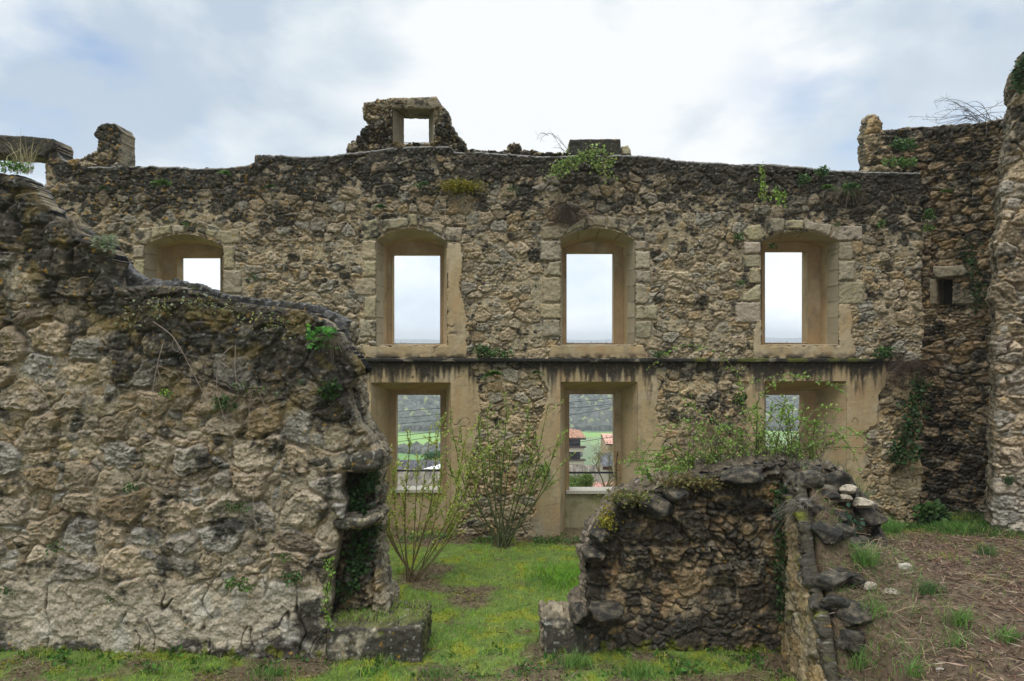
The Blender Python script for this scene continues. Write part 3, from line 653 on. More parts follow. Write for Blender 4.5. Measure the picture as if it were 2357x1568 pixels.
for wi, (k, wd) in enumerate(WIN.items()):
    zb = 0
    if k in BLK:
        zf, lst, bk = BLK[k]
        for nm, pts in lst:
            bl_i += 1
            zz = zf(*pts)
            patch(nm, P0, zz, block_fn(200 + bl_i * 3, GREY, bk + (.24 if nm == 'arch_stone' else .05)), .03, .012, (), M_ASHLAR, bw, en=.030, ef=6, rnd=.045, seed=100 + bl_i, back=False, h0=.080)
    ff = [P0.xyz(*[np.array(a) for a in P0.uv(*p)], .078) for p in wd['f']]
    PB = W(D0 + DB)
    bb = [PB.xyz(*[np.array(a) for a in PB.uv(*p)], 0.) for p in wd['b']]
    if k[0] == 'l':
        for L_ in (ff, bb):
            L_[0] = L_[0].copy(); L_[0][2] = -.1; L_[-1] = L_[-1].copy(); L_[-1][2] = -.1
    closed = k[0] == 'w'
    loft('reveal', ff, bb, reveal_fn(kinds[k], 300 + wi * 12), M_PLASTER, bw, .022, closed)
    # outer frame: plate with the opening, carried back to the outside face
    x0, x1, y0, y1 = wd['o']
    oo = [PB.uv(x0, y0), PB.uv(x1, y0), PB.uv(x1, y1), PB.uv(x0, y1)]
    bo = [PB.uv(*p) for p in wd['b']]
    if k[0] == 'l': bo[0] = (bo[0][0], -.2); bo[-1] = (bo[-1][0], -.2)
    au = np.array(bo); mn_, mx_ = au.min(0), au.max(0)
    def fr_fn(u, v, sd, s_=500 + wi * 9, wl=wd, kk=k):
        c = stucco(u, v, s_, (.38, .26, .14)) * .92
        if kk[0] == 'l':
            zz_ = PB.uv(0, wl['o'][3])[1]
            t = ss(.02, -.02, v - zz_)
            c2 = np.array([.33, .29, .17]) * (1 + .3 * fbm(u * 4, v * 1.2, 3, s_ + 4) + .15 * fbm(u * 18, v * 18, 2, s_ + 5))[..., None]
            c2 = lerp(c2, np.array([.13, .13, .045]) * np.ones_like(c2), ss(.0, .3, fbm(u * 3, v * 2.5, 3, s_ + 6)) * .6 * (kk == 'l3'))
            c = np.where((t > .5)[..., None], c2 if kk == 'l3' else stucco(u, v, s_ + 7), c)
        return .004 * fbm(u * 8, v * 8, 3, s_ + 1) - .01, c
    patch('window_frame', PB, None, fr_fn, .33, .014, (), M_PLASTER, bw, en=0, rnd=0, seed=150 + wi,
          outer_uv=grow(bo, .24), holes_uv=[grow(oo, -.006)], back=False, side=False)
    fo = [PB.xyz(np.array(a), np.array(b), .0) for a, b in [oo[3], oo[0], oo[1], oo[2]]]
    bo2 = [p + np.array([0, .30, 0]) for p in fo]
    loft('window_jamb', fo, bo2, lambda P, s_, t_, w_=wi: (reveal_fn('plaster', 420 + w_ * 5)(P, s_, t_)[0], 0 * s_), M_PLASTER, bw, .025, True)
# sill slabs of the lower windows
for (x0, x1, y, s_) in ((900, 1018, 1127, 1), (1303, 1424, 1129.5, 2), (1757, 1862, 1128, 3)):
    m = MB(); a = PT(x0, y, D0 + DB); b = PT(x1, y, D0 + DB)
    m.box(a[0], b[0], D0 + DB - .045, D0 + DB + .32, a[2] - .055, a[2] + .006, (.50, .46, .38)); m.build('sill', M_ASHLAR, bw)

# dormer window standing on the wall
def dark_fn(seed, cw=.26, ch=.19, blk=.45, och=.2, rel=1., mort=.3, tint=(1, 1, 1), ux=None, moss=0., fill=.7, bfn=None):
    def f(u, v, sd):
        h, c, m = rubble(u, v, cw, ch, seed, rel, fill, mort)
        b = np.full(u.shape, blk) if bfn is None else bfn(u, v)
        return h, weather(c * np.array(tint), u, v, b, seed, m['rnd'], och, moss, .4)
    return f
DP = W(D0 + .12)
dorm = [(797,352),(800,334),(820,322),(836,300),(850,284),(838,268),(836,250),(848,234),(888,230),(1002,232),(1018,244),(1032,262),(1036,285),(1048,305),(1068,330),(1072,352)]
patch('dormer_masonry', DP, dorm, dark_fn(21, .22, .15, .50, .3, 1.4, .15), .6, .013, [[(905,250),(1000,250),(1000,332),(905,332)]], M_STONE, bw, en=.06, ef=6, rnd=.06, seed=5)
patch('dormer_lintel', DP, [(886,232),(900,228),(1005,225),(1013,236),(1014,250),(1002,256),(892,254)], block_fn(801, GREY * .8, .42), .5, .012, (), M_ASHLAR, bw, en=.02, ef=6, rnd=.04, seed=6, h0=.11)
fo = [DP.xyz(*[np.array(a) for a in DP.uv(*p)], .05) for p in [(905,332),(905,250),(1000,250),(1000,332)]]
DQ = W(D0 + .5); bo_ = [DQ.xyz(*[np.array(a) for a in DQ.uv(*p)], 0) for p in [(930,328),(930,258),(987,258),(987,328)]]
def dj(P, s, t):
    c = GREY * .8 * (1 + .2 * fbm(P[..., 0] * 8 + P[..., 1] * 5, P[..., 2] * 8, 4, 77))[..., None]; return c, .006 * fbm(P[..., 0] * 8, P[..., 2] * 8, 3, 78)
loft('dormer_reveal', fo, bo_, dj, M_ASHLAR, bw, .025, True)
# stumps and blocks along the wall head
patch('wall_stump', W(D0 + .05), [(160,386),(166,372),(185,368),(205,358),(226,346),(229,328),(221,312),(226,294),(250,286),(272,288),(278,300),(279,386)], dark_fn(31, .3, .22, .55, .5, 1.1, .2), .5, .013, (), M_STONE, bw, en=.018, ef=6, rnd=.035, seed=7, lump=False)
patch('coping_block', W(D0 + .1), [(1311,321),(1428,320),(1430,360),(1311,360)], block_fn(811, GREY * .5, 1.0), .4, .012, (), M_ASHLAR, bw, en=.012, ef=5, rnd=.03, seed=8, h0=.04)
patch('coping_block', W(D0 + .1), [(1430,358),(1431,336),(1446,334),(1453,345),(1455,360)], block_fn(815, GREY * .9, .3), .4, .012, (), M_ASHLAR, bw, en=.03, ef=7, rnd=.05, seed=9, h0=.04)
patch('coping_rubble', W(D0 + .3), [(1060,356),(1070,343),(1110,346),(1150,350),(1168,345),(1172,333),(1184,328),(1195,333),(1198,348),(1230,346),(1250,352),(1312,352),(1312,362),(1060,362)], dark_fn(33, .2, .12, .62, .3, 1.2, .1), .4, .013, (), M_STONE, bw, en=.03, ef=7, rnd=.05, seed=10)
patch('window_lintel', W(D0 - .02), [(-90,306),(0,313),(60,315),(126,322),(132,333),(130,346),(108,364),(-90,352)], block_fn(821, GREY * .6, .85), .5, .012, (), M_ASHLAR, bw, en=.015, ef=6, rnd=.04, seed=11, h0=.10)
fo = [P0.xyz(*[np.array(a) for a in P0.uv(*p)], .05) for p in [(110,520),(109,366),(-60,350)]]
bo_ = [PB.xyz(*[np.array(a) for a in PB.uv(*p)], 0) for p in [(106,520),(105,368),(-60,357)]]
loft('window_jamb', fo, bo_, dj, M_ASHLAR, bw, .03, False)

# ------------------------------------------------------------------ right hand corner: return wall, stump and broken pier
SW = Plane(8.05, 14.75, 1.34, -1.75)
sw = empty('return_wall', (8.8, 13.9, 0), 'dark stone return wall closing the right corner of the ruin, with a blocked niche', 'ruined wall')
def sw_b(u, v): return .32 + .5 * np.exp(-(8.2 - v) / .9) + .26 * ss(4.2, 1.6, v)  # black crust at the head; enclosed corner's shade painted in toward the foot
niche = Z3((1797,1432), (1892,1436), (1896,1600), (1797,1600))
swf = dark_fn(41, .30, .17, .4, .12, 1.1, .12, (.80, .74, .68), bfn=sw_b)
SWO = [(1985,420),(1992,300),(2045,300),(2090,294),(2150,291),(2200,287),(2260,282),(2330,268),(2420,262),(2420,1250),(1985,1250)]
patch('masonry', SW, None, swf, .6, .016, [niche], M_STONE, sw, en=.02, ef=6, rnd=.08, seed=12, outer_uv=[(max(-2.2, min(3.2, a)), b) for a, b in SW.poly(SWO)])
patch('niche_lintel', SW, Z3((1775,1352), (1965,1344), (2018,1395), (1985,1412), (1800,1430), (1775,1400)), block_fn(831, GREY * .75, .3), .05, .014, (), M_ASHLAR, sw, en=.01, rnd=.03, seed=13, h0=.17)
patch('niche_jamb', SW, Z3((1893,1455), (2030,1470), (2045,1600), (1893,1600)), block_fn(835, GREY * .6, .35), .05, .014, (), M_ASHLAR, sw, en=.01, rnd=.03, seed=14, h0=.09)
patch('niche_jamb', SW, Z3((1745,1432), (1795,1432), (1795,1600), (1745,1600)), block_fn(836, GREY * .7, .25), .05, .014, (), M_ASHLAR, sw, en=.01, rnd=.02, seed=15, h0=.09)
m = MB(); a = [SW.xyz(*[np.array(c) for c in SW.uv(*p)], -.45) for p in Z3((1770,1400), (1920,1400), (1920,1640), (1770,1640))]
m.poly([tuple(p) for p in a], (.10, .085, .06)); m.build('niche_back', M_STONE, sw)
st = empty('wall_fragment', PT(2020, 396, D0 + .45), 'jagged upright stone fragment standing on the right end of the wall head', 'wall fragment')
patch('masonry', W(D0 + .25), [(1990,400),(1991,350),(1989,310),(1996,280),(2004,263),(2018,264),(2032,282),(2030,295),(2044,312),(2054,325),(2048,345),(2060,360),(2080,400)], dark_fn(43, .45, .36, .38, .1, 1.2, .5, (1.0, .96, .88)), .22, .013, (), M_STONE, st, en=.03, ef=5, rnd=.10, seed=16)
PP = Plane(8.15, 11.55, 1, -.62)
pr = empty('broken_pier', (8.6, 11.6, .5), 'tall pale rubble pier with ragged edge at the right border', 'pier')
def pf(u, v, sd):
    h, c, m = rubble(u, v, .30, .24, 47, 1.0, .8, .25)
    h = h + .10 * fbm(u * 1.5, v * 1.1, 3, 48)
    c = c * np.array([.98, .97, 1.0])
    c = lerp(c, np.array([.46, .43, .37]) * np.ones_like(c), ss(1.9, .9, v) * .55)
    return h, weather(c, u, v, .12 + .5 * ss(6.2, 8.2, v), 47, m['rnd'], .1, 0, .3)
PO = [(2283,1230),(2284,1140),(2290,1060),(2286,980),(2294,900),(2286,820),(2296,740),(2284,680),(2300,620),(2288,560),(2306,500),(2300,440),(2318,390),(2314,340),(2330,280),(2324,240),(2340,205),(2326,190),(2324,165),(2345,150),(2352,120),(2420,90),(2560,60),(2560,1260)]
patch('masonry', PP, PO, pf, 1.2, .015, (), M_STONE, pr, en=.05, ef=4, rnd=.14, seed=17)

# ------------------------------------------------------------------ near left wall
LW = W(8.0)
lw = empty('left_wall', (-3.6, 8.0, 0), 'near broken wall of large rounded stones with a black weathered top, filling the left side', 'ruined wall')
LTOP = [(-60,396),(0,398),(40,402),(66,418),(90,448),(108,472),(128,502),(150,520),(200,541),(235,556),(260,576),(270,600),(262,640),(268,660),(330,656),(420,660),(470,674),(520,692),(640,706),(715,716),(760,742),(785,768),(798,795),(830,828),(846,848),(842,862)]
LOUT = LTOP + [(815,872),(800,900),(812,940),(828,980),(856,1010),(868,1032),(876,1044),(878,1078),(820,1084),(790,1090),(786,1130),(796,1150),(794,1192),(770,1200),(778,1240),(770,1300),(758,1330),(762,1380),(752,1420),(756,1460),(760,1600),(-60,1600)]
lx = np.array([LW.uv(*p)[0] for p in LTOP]); lz = np.array([LW.uv(*p)[1] for p in LTOP])
def zl(y): return LW.uv(0, y)[1]
def ul(x): return LW.uv(x, 0)[0]
def lw_fn(u, v, sd):
    h, c, m = rubble(u, v, .42, .33, 71, .92, .72, .44)
    td = np.interp(u, lx, lz) - v
    low = ss(zl(1290), zl(1400), v)
    sm = .060 + .03 * fbm(u * 2.2, v * 2.2, 4, 72) + .045 * fbm(u * 8, v * 8, 5, 73, .6)
    h = h * (1 - low * .85) + sm * low * .85
    c = c * np.array([.97, .985, 1.06]) * (.90 + .40 * fbm(u * 1.3, v * 1.3, 3, 69) + .25 * (m['rnd'] - .5))[..., None]
    c = lerp(c, np.array([.50, .43, .32]) * (1 + .3 * fbm(u * 3, v * 3, 4, 74))[..., None], low * .65)
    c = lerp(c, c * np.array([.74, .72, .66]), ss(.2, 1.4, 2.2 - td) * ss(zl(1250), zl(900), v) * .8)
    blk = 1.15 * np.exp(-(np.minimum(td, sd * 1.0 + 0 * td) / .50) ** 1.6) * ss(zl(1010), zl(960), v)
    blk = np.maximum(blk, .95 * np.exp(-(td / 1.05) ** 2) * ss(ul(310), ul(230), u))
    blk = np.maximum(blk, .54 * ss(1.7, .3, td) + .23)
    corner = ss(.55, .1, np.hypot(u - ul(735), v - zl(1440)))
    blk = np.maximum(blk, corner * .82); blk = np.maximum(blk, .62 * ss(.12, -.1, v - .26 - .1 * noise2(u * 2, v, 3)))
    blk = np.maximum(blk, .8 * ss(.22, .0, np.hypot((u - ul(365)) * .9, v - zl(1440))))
    blk = np.maximum(blk, .75 * ss(ul(690), ul(800), u) * ss(zl(1085), zl(1050), v) * ss(zl(960), zl(1000), -v * 0 + zl(960)) * (v > zl(1090)) * (v < zl(960)))
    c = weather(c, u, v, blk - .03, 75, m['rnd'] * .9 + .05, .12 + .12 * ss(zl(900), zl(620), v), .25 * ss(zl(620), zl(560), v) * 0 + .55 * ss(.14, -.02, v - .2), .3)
    c = lerp(c, np.array([.20, .14, .04]) * np.ones_like(c), ss(.05, .35, fbm(u * 2.6, v * 2.6, 4, 76)) * .45 * ss(zl(1150), zl(900), v))
    # dark rooty cracks running down the bare foot of the wall
    cr_ = np.abs(noise2(u * 5 + .6 * noise2(v * 4, u, 77), v * .8, 78)); run = ss(.060, .012, cr_) * low * ss(-.15, .15, noise2(u * 3, v * 2.2, 79))
    h = h - .03 * run; c = lerp(c, np.array([.03, .022, .016]) * np.ones_like(c), run * .9)
    pale = ss(.2, .45, fbm(u * 2.1, v * 2.1, 4, 80)) * low; c = lerp(c, np.array([.56, .52, .44]) * np.ones_like(c), pale * .5)
    return h, c
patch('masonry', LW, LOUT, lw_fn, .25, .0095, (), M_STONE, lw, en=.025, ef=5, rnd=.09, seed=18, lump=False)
# recessed end of the wall behind the face (the broken door jamb)
JW = W(8.42)
def jb(u, v): return .60 + .25 * ss(1.9, 2.3, v) - .28 * ss(JW.uv(838, 0)[0], JW.uv(870, 0)[0], u) * ss(1.6, .6, v)
patch('door_jamb', JW, [(560,800),(780,745),(802,745),(800,790),(826,900),(832,960),(852,1000),(872,1030),(868,1120),(874,1190),(866,1250),(882,1330),(900,1390),(905,1560),(560,1560)], dark_fn(83, .30, .24, .6, .1, 1.5, .25, (1.1, 1.05, .95), bfn=jb), .45, .011, (), M_STONE, lw, en=.03, ef=5, rnd=.10, seed=19)
def slab_fn(seed, blk, moss=.0):
    def f(u, v, sd):
        c = np.array([.36, .31, .22]) * (1 + .25 * fbm(u * 6, v * 6, 4, seed))[..., None]
        return .03 * fbm(u * 3, v * 3, 3, seed + 1) + .012 * fbm(u * 12, v * 12, 3, seed + 2), weather(c, u, v, np.full(u.shape, blk), seed, None, .2, moss, .5)
    return f
patch('shelf_stone', W(7.93), [(700,1062),(742,1048),(820,1042),(868,1038),(878,1050),(876,1082),(826,1088),(790,1084),(730,1082)], slab_fn(85, .62), .55, .01, (), M_STONE, lw, en=.02, ef=6, rnd=.06, seed=20)
patch('shelf_stone', W(7.97), [(762,1200),(800,1192),(850,1194),(876,1190),(866,1206),(830,1216),(790,1222),(768,1216)], slab_fn(86, .55, .25), .5, .01, (), M_STONE, lw, en=.015, ef=6, rnd=.035, seed=21)
# cement capping behind the broken top
def cem(u, v, sd):
    c = np.array([.13, .125, .12]) * (1 + .35 * fbm(u * 3, v * 5, 4, 88))[..., None]
    return .05 * fbm(u * 1.5, v * 1.5, 3, 87) + .03 * fbm(u * 9, v * 9, 4, 86), weather(c, u, v, np.full(u.shape, .60), 88, None, .1, .25, .4)
patch('cement_cap', W(8.27), [(50,402),(76,419),(99,448),(110,466),(134,482),(142,500),(164,518),(244,548),(272,588),(284,602),(318,634),(336,646),(420,647),(476,660),(522,680),(640,692),(724,701),(778,724),(800,740),(800,800),(700,900),(0,900),(0,402)], cem, .16, .012, (), M_STONE, lw, en=.05, ef=8, rnd=.02, seed=22, h0=.02, lump=False, sidecol=(.13, .125, .12))

# foundation blocks either side of the doorway
def rock(name, c, size, seed, col, mat=M_ROCK, parent=None, cuts=5, sub=4, blk=.4, boxy=.0):
    import bmesh
    bm = bmesh.new(); bmesh.ops.create_icosphere(bm, subdivisions=sub, radius=1)
    r = random.Random(seed); pls = [(Vector((r.gauss(0, 1), r.gauss(0, 1), r.gauss(0, 1))).normalized(), r.uniform(.55, .85)) for _ in range(cuts)]
    if boxy: pls += [(Vector(v), boxy) for v in ((1, 0, 0), (-1, 0, 0), (0, 1, 0), (0, -1, 0), (0, 0, 1))]
    V = []; K = []
    for v in bm.verts:
        p = v.co.copy()
        if boxy: p *= 1.5
        for n_, d_ in pls:
            s_ = p.dot(n_) - d_
            if s_ > 0: p -= n_ * s_
        q_ = p * 2 + Vector((seed, 0, 0)); p *= 1 + .07 * mn.fractal(q_, .6, 2, 5) + .035 * mn.noise(q_ * 6) + .02 * mn.noise(q_ * 14)
        V.append((c[0] + p.x * size[0], c[1] + p.y * size[1], c[2] + p.z * size[2]))
        t = max(0, min(1, .35 + (mn.fractal(q_ * 1.2 + Vector((5, 5, 5)), .7, 2, 4) * .6 + blk) * 1.0))
        b = np.array(col) * (1 + .35 * mn.noise(q_ * 3)); K.append(b * (1 - t) + np.array([.03, .028, .024]) * t)
    fs = [[v.index for v in f.verts] for f in bm.faces]; bm.free()
    return mesh(name, V, None, fs, np.clip(np.array(K), .01, .7), mat, parent, True)
def put_rock(name, label, cat, px, py, d, wpx, hpx, seed, col=(.34, .29, .21), blk=.1, group=None, depth=None, boxy=0, cuts=5):
    c = PT(px, py, d); sx = wpx / 2 / F * d; sz = hpx / 2 / F * d
    o = rock(name, (0, 0, 0), (sx, depth or sx * .8, sz), seed, col, cuts=cuts, blk=blk, boxy=boxy); o.location = c
    o.rotation_euler = (0, 0, 0); return tag(o, label, cat, group)
def gblock(name, label, x0, x1, yt, yb, d, dep, seed, parent=None, blk=.55):
    pl = W(d); o_ = patch(name, pl, [(x0, yt), (x1, yt), (x1, yb), (x0, yb)], slab_fn(seed, blk, .2), dep, .01, (), M_STONE, parent, en=.02, ef=5, rnd=.03, seed=seed)
    return o_
patch('foundation', W(7.86), [(752,1448),(800,1444),(860,1448),(900,1446),(968,1440),(971,1450),(970,1600),(752,1600)], slab_fn(91, .70, .25), .75, .010, (), M_STONE, lw, en=.01, ef=5, rnd=.035, seed=23, sidecol=(.10, .10, .04))

# ------------------------------------------------------------------ near right low wall with its stub toward the viewer
RW = W(8.2)
rw = empty('low_wall', (2.2, 8.2, 0), 'low blackened rubble wall with plants on its broken top, right of the doorway', 'ruined wall')
RTOP = [(1326,1412),(1346,1390),(1352,1330),(1350,1290),(1358,1262),(1370,1226),(1394,1190),(1420,1160),(1452,1142),(1490,1130),(1540,1116),(1600,1096),(1660,1080),(1720,1068),(1790,1058),(1850,1066),(1900,1074),(1950,1086),(1960,1112),(1990,1140),(2014,1158),(2024,1200),(2020,1250),(2026,1290)]
rx = np.array([RW.uv(*p)[0] for p in RTOP]); rz = np.array([RW.uv(*p)[1] for p in RTOP])
def rw_fn(u, v, sd):
    h, c, m = rubble(u, v, .38, .28, 101, 1.35, .76, .10)
    td = np.interp(u, rx, rz) - v
    blk = np.maximum(.54, 1.25 * np.exp(-(np.minimum(td, sd) / .34) ** 1.5)) + .35 * ss(.95, .2, v) * ss(-.3, .3, noise2(u * 1.7, v * 2, 102) + .1)
    c = lerp(c, c * np.array([.78, .70, .60]), .8)
    c = lerp(c, np.array([.22, .12, .055]) * np.ones_like(c), ss(.1, .4, fbm(u * 3, v * 2, 3, 103)) * .45)
    low = ss(1.15, .8, v); sm = .05 + .03 * fbm(u * 3, v * 3, 4, 104); h = h * (1 - low * .6) + sm * low * .6
    return h, weather(c, u, v, blk, 105, m['rnd'], .1, .6 * ss(.40, .12, v), .15)
patch('masonry', RW, RTOP + [(2030,1600),(1300,1600),(1315,1440)], rw_fn, .62, .0095, (), M_STONE, rw, en=.04, ef=5, rnd=.09, seed=24, sidecol=(.15, .12, .085))
SP = Plane(3.3, 8.4, -.143, -1)
def spt(d, z): return ((3.3 - .143 * (8.4 - d) - SP.x) * SP.ux + (d - SP.y) * SP.uy, z)
spo = [spt(*p) for p in [(8.4,2.30),(7.9,2.26),(7.55,2.2),(7.4,2.05),(7.28,1.75),(7.18,1.5),(7.0,1.28),(6.8,1.18),(6.65,1.03),(6.45,.62),(6.2,.35),(6.05,-.3),(8.4,-.3)]]
def sp_fn(u, v, sd):
    h, c, m = rubble(u, v, .34, .30, 111, .8, .7, .6)
    c = c * np.array([1.0, .96, .85])
    return h, weather(c, u, v, .22 + 1.1 * np.exp(-sd / .13) + .3 * ss(1.6, 2.2, v) + .25 * ss(.5, .1, v) + .3 * ss(.25, .05, u), 112, m['rnd'], .2, .35, .4)
patch('stub_masonry', SP, None, sp_fn, .06, .011, (), M_STONE, rw, en=.03, ef=5, rnd=.06, seed=25, lump=False, outer_uv=spo, sidecol=(.05, .042, .03))
patch('foundation', W(8.05), [(1252,1436),(1290,1432),(1330,1440),(1380,1470),(1380,1600),(1252,1600)], slab_fn(93, .70, .25), .6, .010, (), M_STONE, rw, en=.015, ef=5, rnd=.035, seed=26)
for i, (x, y, d, w_, h_, bl) in enumerate([(1392,1405,8.02,86,46,.6), (1330,1416,7.98,42,50,.6), (1908,1262,7.75,80,70,.62), (1894,1372,7.25,62,70,.55), (1950,1408,6.75,96,62,.5), (1880,1205,7.9,60,60,.3), (1990,1185,8.15,90,60,.6), (2008,1240,8.15,60,70,.6), (1925,1105,8.2,90,60,.6),
                                     (1500,1165,8.12,90,62,.6), (1440,1150,8.1,70,44,.7), (1560,1135,8.1,60,40,.6), (1380,1225,8.08,56,44,.7), (1850,1090,8.1,80,60,.7), (1700,1092,8.08,110,44,.7), (1362,1275,8.05,60,32,.7)]):
    c = PT(x, y, d); rock('stone', c, (w_ / 2 / F * d * 1.1, .26, h_ / 2 / F * d * 1.1), 40 + i, (.22, .18, .12), parent=rw, blk=.05 + bl * .7, cuts=14)

for i, (Y_, o_, sz_) in enumerate([(7.95,.10,.20),(7.62,.16,.22),(7.42,.10,.17),(7.25,.22,.20),(7.12,.08,.15),(6.98,.20,.21),(6.75,.12,.16),(6.55,.22,.18),(6.35,.10,.15),(7.7,.42,.19),(7.5,.50,.17),(7.9,.75,.22),(8.05,.95,.2),(7.85,.35,.2),(7.35,.38,.16),(7.0,.42,.14),(6.6,.05,.14),(6.2,.2,.15),(7.55,.30,.14)]):
    X_ = 3.3 - .143 * (8.4 - Y_) + o_; z_ = float(ground_z(np.array([X_]), np.array([Y_]))[0])
    rock('stone', (X_, Y_, z_ + sz_ * .10), (sz_, sz_ * .8, sz_ * .62), 70 + i, (.20, .17, .12), parent=rw, blk=.45 + .25 * (i % 3 == 0), cuts=14)
# ------------------------------------------------------------------ plants
def cr_curve(pts, n=10):
    """smooth curve through control points"""
    P = [Vector(p) for p in pts]
    if len(P) == 2: return [P[0].lerp(P[1], i / n) for i in range(n + 1)]
    P = [P[0] * 2 - P[1]] + P + [P[-1] * 2 - P[-2]]; o = []
    for i in range(1, len(P) - 2):
        for k in range(n):
            t = k / n; a, b, c, d = P[i - 1:i + 3]
            o.append(.5 * ((2 * b) + (c - a) * t + (2 * a - 5 * b + 4 * c - d) * t * t + (3 * b - a - 3 * c + d) * t ** 3))
    o.append(P[-2]); return o
def grow_shrub(name, label, cat, base, stems, leafc, stemc, r0, twl, nt, lsize, seed, leafn=5, d_spread=.35, start=.35):
    r = random.Random(seed); root = empty(name, base, label, cat)
    sm = MB(); lf = MB(); LP = []; LD = []
    B = Vector(base)
    for (tx, ty, bow) in stems:
        tip = Vector(PT(tx, ty, base[1] + r.uniform(-d_spread, d_spread)))
        b0 = B + Vector((r.uniform(-.09, .09), r.uniform(-.07, .07), 0)); up_ = Vector((0, 0, 1))
        L = (tip - b0).length
        m1 = b0 + (tip - b0) * .38 + up_ * L * .07 + Vector((bow * L * .10, 0, 0))
        m2 = b0 + (tip - b0) * .72 + up_ * L * .03 + Vector((bow * L * .05, 0, 0))
        cv = cr_curve([b0, m1, m2, tip], 8)
        sm.tube(cv, r0 * (.7 + .5 * r.random()), r0 * .22, 5, stemc)
        n = len(cv)
        for i in range(int(n * start), n):
            p = cv[i]; t = (cv[min(i + 1, n - 1)] - cv[max(i - 1, 0)]).normalized()
            for k in range(leafn if i > n * .55 else max(1, leafn // 2)):
                q_ = p + (cv[max(i - 1, 0)] - p) * r.random(); dd = (t * .7 + Vector((r.gauss(0, 1), r.gauss(0, 1), r.gauss(0, .7))) * .55)
                LP.append(q_); LD.append(dd)
            if r.random() < nt:
                dv = (t * .9 + Vector((r.gauss(0, .7), r.gauss(0, .6), r.gauss(.1, .4)))).normalized(); l = twl * r.uniform(.4, 1.2)
                tw = cr_curve([p, p + dv * l * .5 + up_ * l * .06, p + dv * l + up_ * l * .22], 4)
                sm.tube(tw, r0 * .28, r0 * .12, 3, stemc)
                for k in range(1, len(tw)):
                    for j in range(leafn):
                        LP.append(tw[k] + (tw[k - 1] - tw[k]) * r.random()); LD.append(dv + Vector((r.gauss(0, 1), r.gauss(0, 1), r.gauss(0, .8))) * .7)
    sm.build('stems', M_BARK, root)
    LP = np.array([tuple(p) for p in LP]); LD = np.array([tuple(p) for p in LD]); n = len(LP)
    k = rs.rand(n)[:, None]; cc = np.array(leafc[0]) * (1 - k) + np.array(leafc[1]) * k
    lf.leaves(LP, LD, lsize, cc, .48, .45); lf.build('leaves', M_LEAF, root)
    return root
YG = [(.40, .43, .11), (.20, .32, .07)]
gz = lambda x, y: float(ground_z(np.array([x]), np.array([y]))[0])
bx = PT(1158, 1240, 12.55); grow_shrub('willow_shrub', 'leggy green stemmed willow shrub with catkins growing against the wall between the two lower windows', 'shrub', (bx[0], 12.55, gz(bx[0], 12.55)),
    [(1035,962,-1.2),(1062,1010,-1),(1100,975,-.6),(1120,955,-.5),(1150,1040,-.3),(1168,925,0),(1178,1010,.1),(1216,955,.4),(1262,930,.8),(1286,1008,1),(1290,1072,.7),(1240,1085,.5),(1140,1005,-.2),(1078,1050,-.8),(1198,1080,.2),(1230,1020,.5),(1110,1060,-.5),(1040,1090,-1)],
    YG, (.075, .085, .035), .015, .30, .42, .052, 11, 3, start=.42)
bx = PT(948, 1338, 10.75); grow_shrub('young_shrub', 'young many stemmed shrub with sparse yellow green leaves in front of the left lower window', 'shrub', (bx[0], 10.75, gz(bx[0], 10.75)),
    [(862,985,-1.3),(880,1060,-1),(945,990,-.2),(988,1008,.2),(1012,965,.6),(1075,985,1),(1098,1035,1),(962,1062,0),(905,1080,-.6),(1060,1120,.9),(872,1130,-1.2),(1092,1130,1),(930,1130,-.3),(1018,1090,.5),(890,1200,-1),(1052,1195,1),(1000,1150,.3)],
    [(.46, .46, .10), (.28, .40, .08)], (.12, .09, .045), .011, .32, .55, .040, 12, 4, start=.3)
# bramble on the low wall
def canes(name, label, cat, base, lst, d, leafc, stemc, r0, lsize, ln, seed, wj=.12, berries=0):
    r = random.Random(seed); root = empty(name, base, label, cat); sm = MB(); lf = MB(); LP = []; LD = []
    for pts in lst:
        dj_ = d + r.uniform(-.3, .3)
        cv = cr_curve([PT(p[0], p[1], (dj_ + r.uniform(-wj, wj)) if i else d) for i, p in enumerate(pts)], 8)
        sm.tube(cv, r0, r0 * .4, 4, stemc)
        for i in range(3, len(cv)):
            t = (cv[i] - cv[i - 1]).normalized()
            if r.random() < .30:
                dv = (t * .5 + Vector((r.gauss(0, .8), r.gauss(0, .6), r.gauss(.2, .6)))).normalized(); l = r.uniform(.06, .2)
                sm.tube([cv[i], cv[i] + dv * l], r0 * .4, r0 * .25, 3, stemc)
                for j in range(ln + 2): LP.append(cv[i] + dv * l * r.random()); LD.append(dv + Vector((r.gauss(0, 1), r.gauss(0, 1), r.gauss(0, 1))))
            for j in range(ln if r.random() < .75 else 0):
                LP.append(cv[i] + (cv[i - 1] - cv[i]) * r.random()); LD.append(t * .3 + Vector((r.gauss(0, 1), r.gauss(0, 1), r.gauss(.1, .8))))
    sm.build('canes', M_BARK, root)
    if LP and leafc:
        n = len(LP); k = rs.rand(n)[:, None]; cc = np.array(leafc[0]) * (1 - k) + np.array(leafc[1]) * k
        lf.leaves(np.array([tuple(p) for p in LP]), np.array([tuple(p) for p in LD]), lsize, cc, .6, .45); lf.build('leaves', M_LEAF, root)
    return root
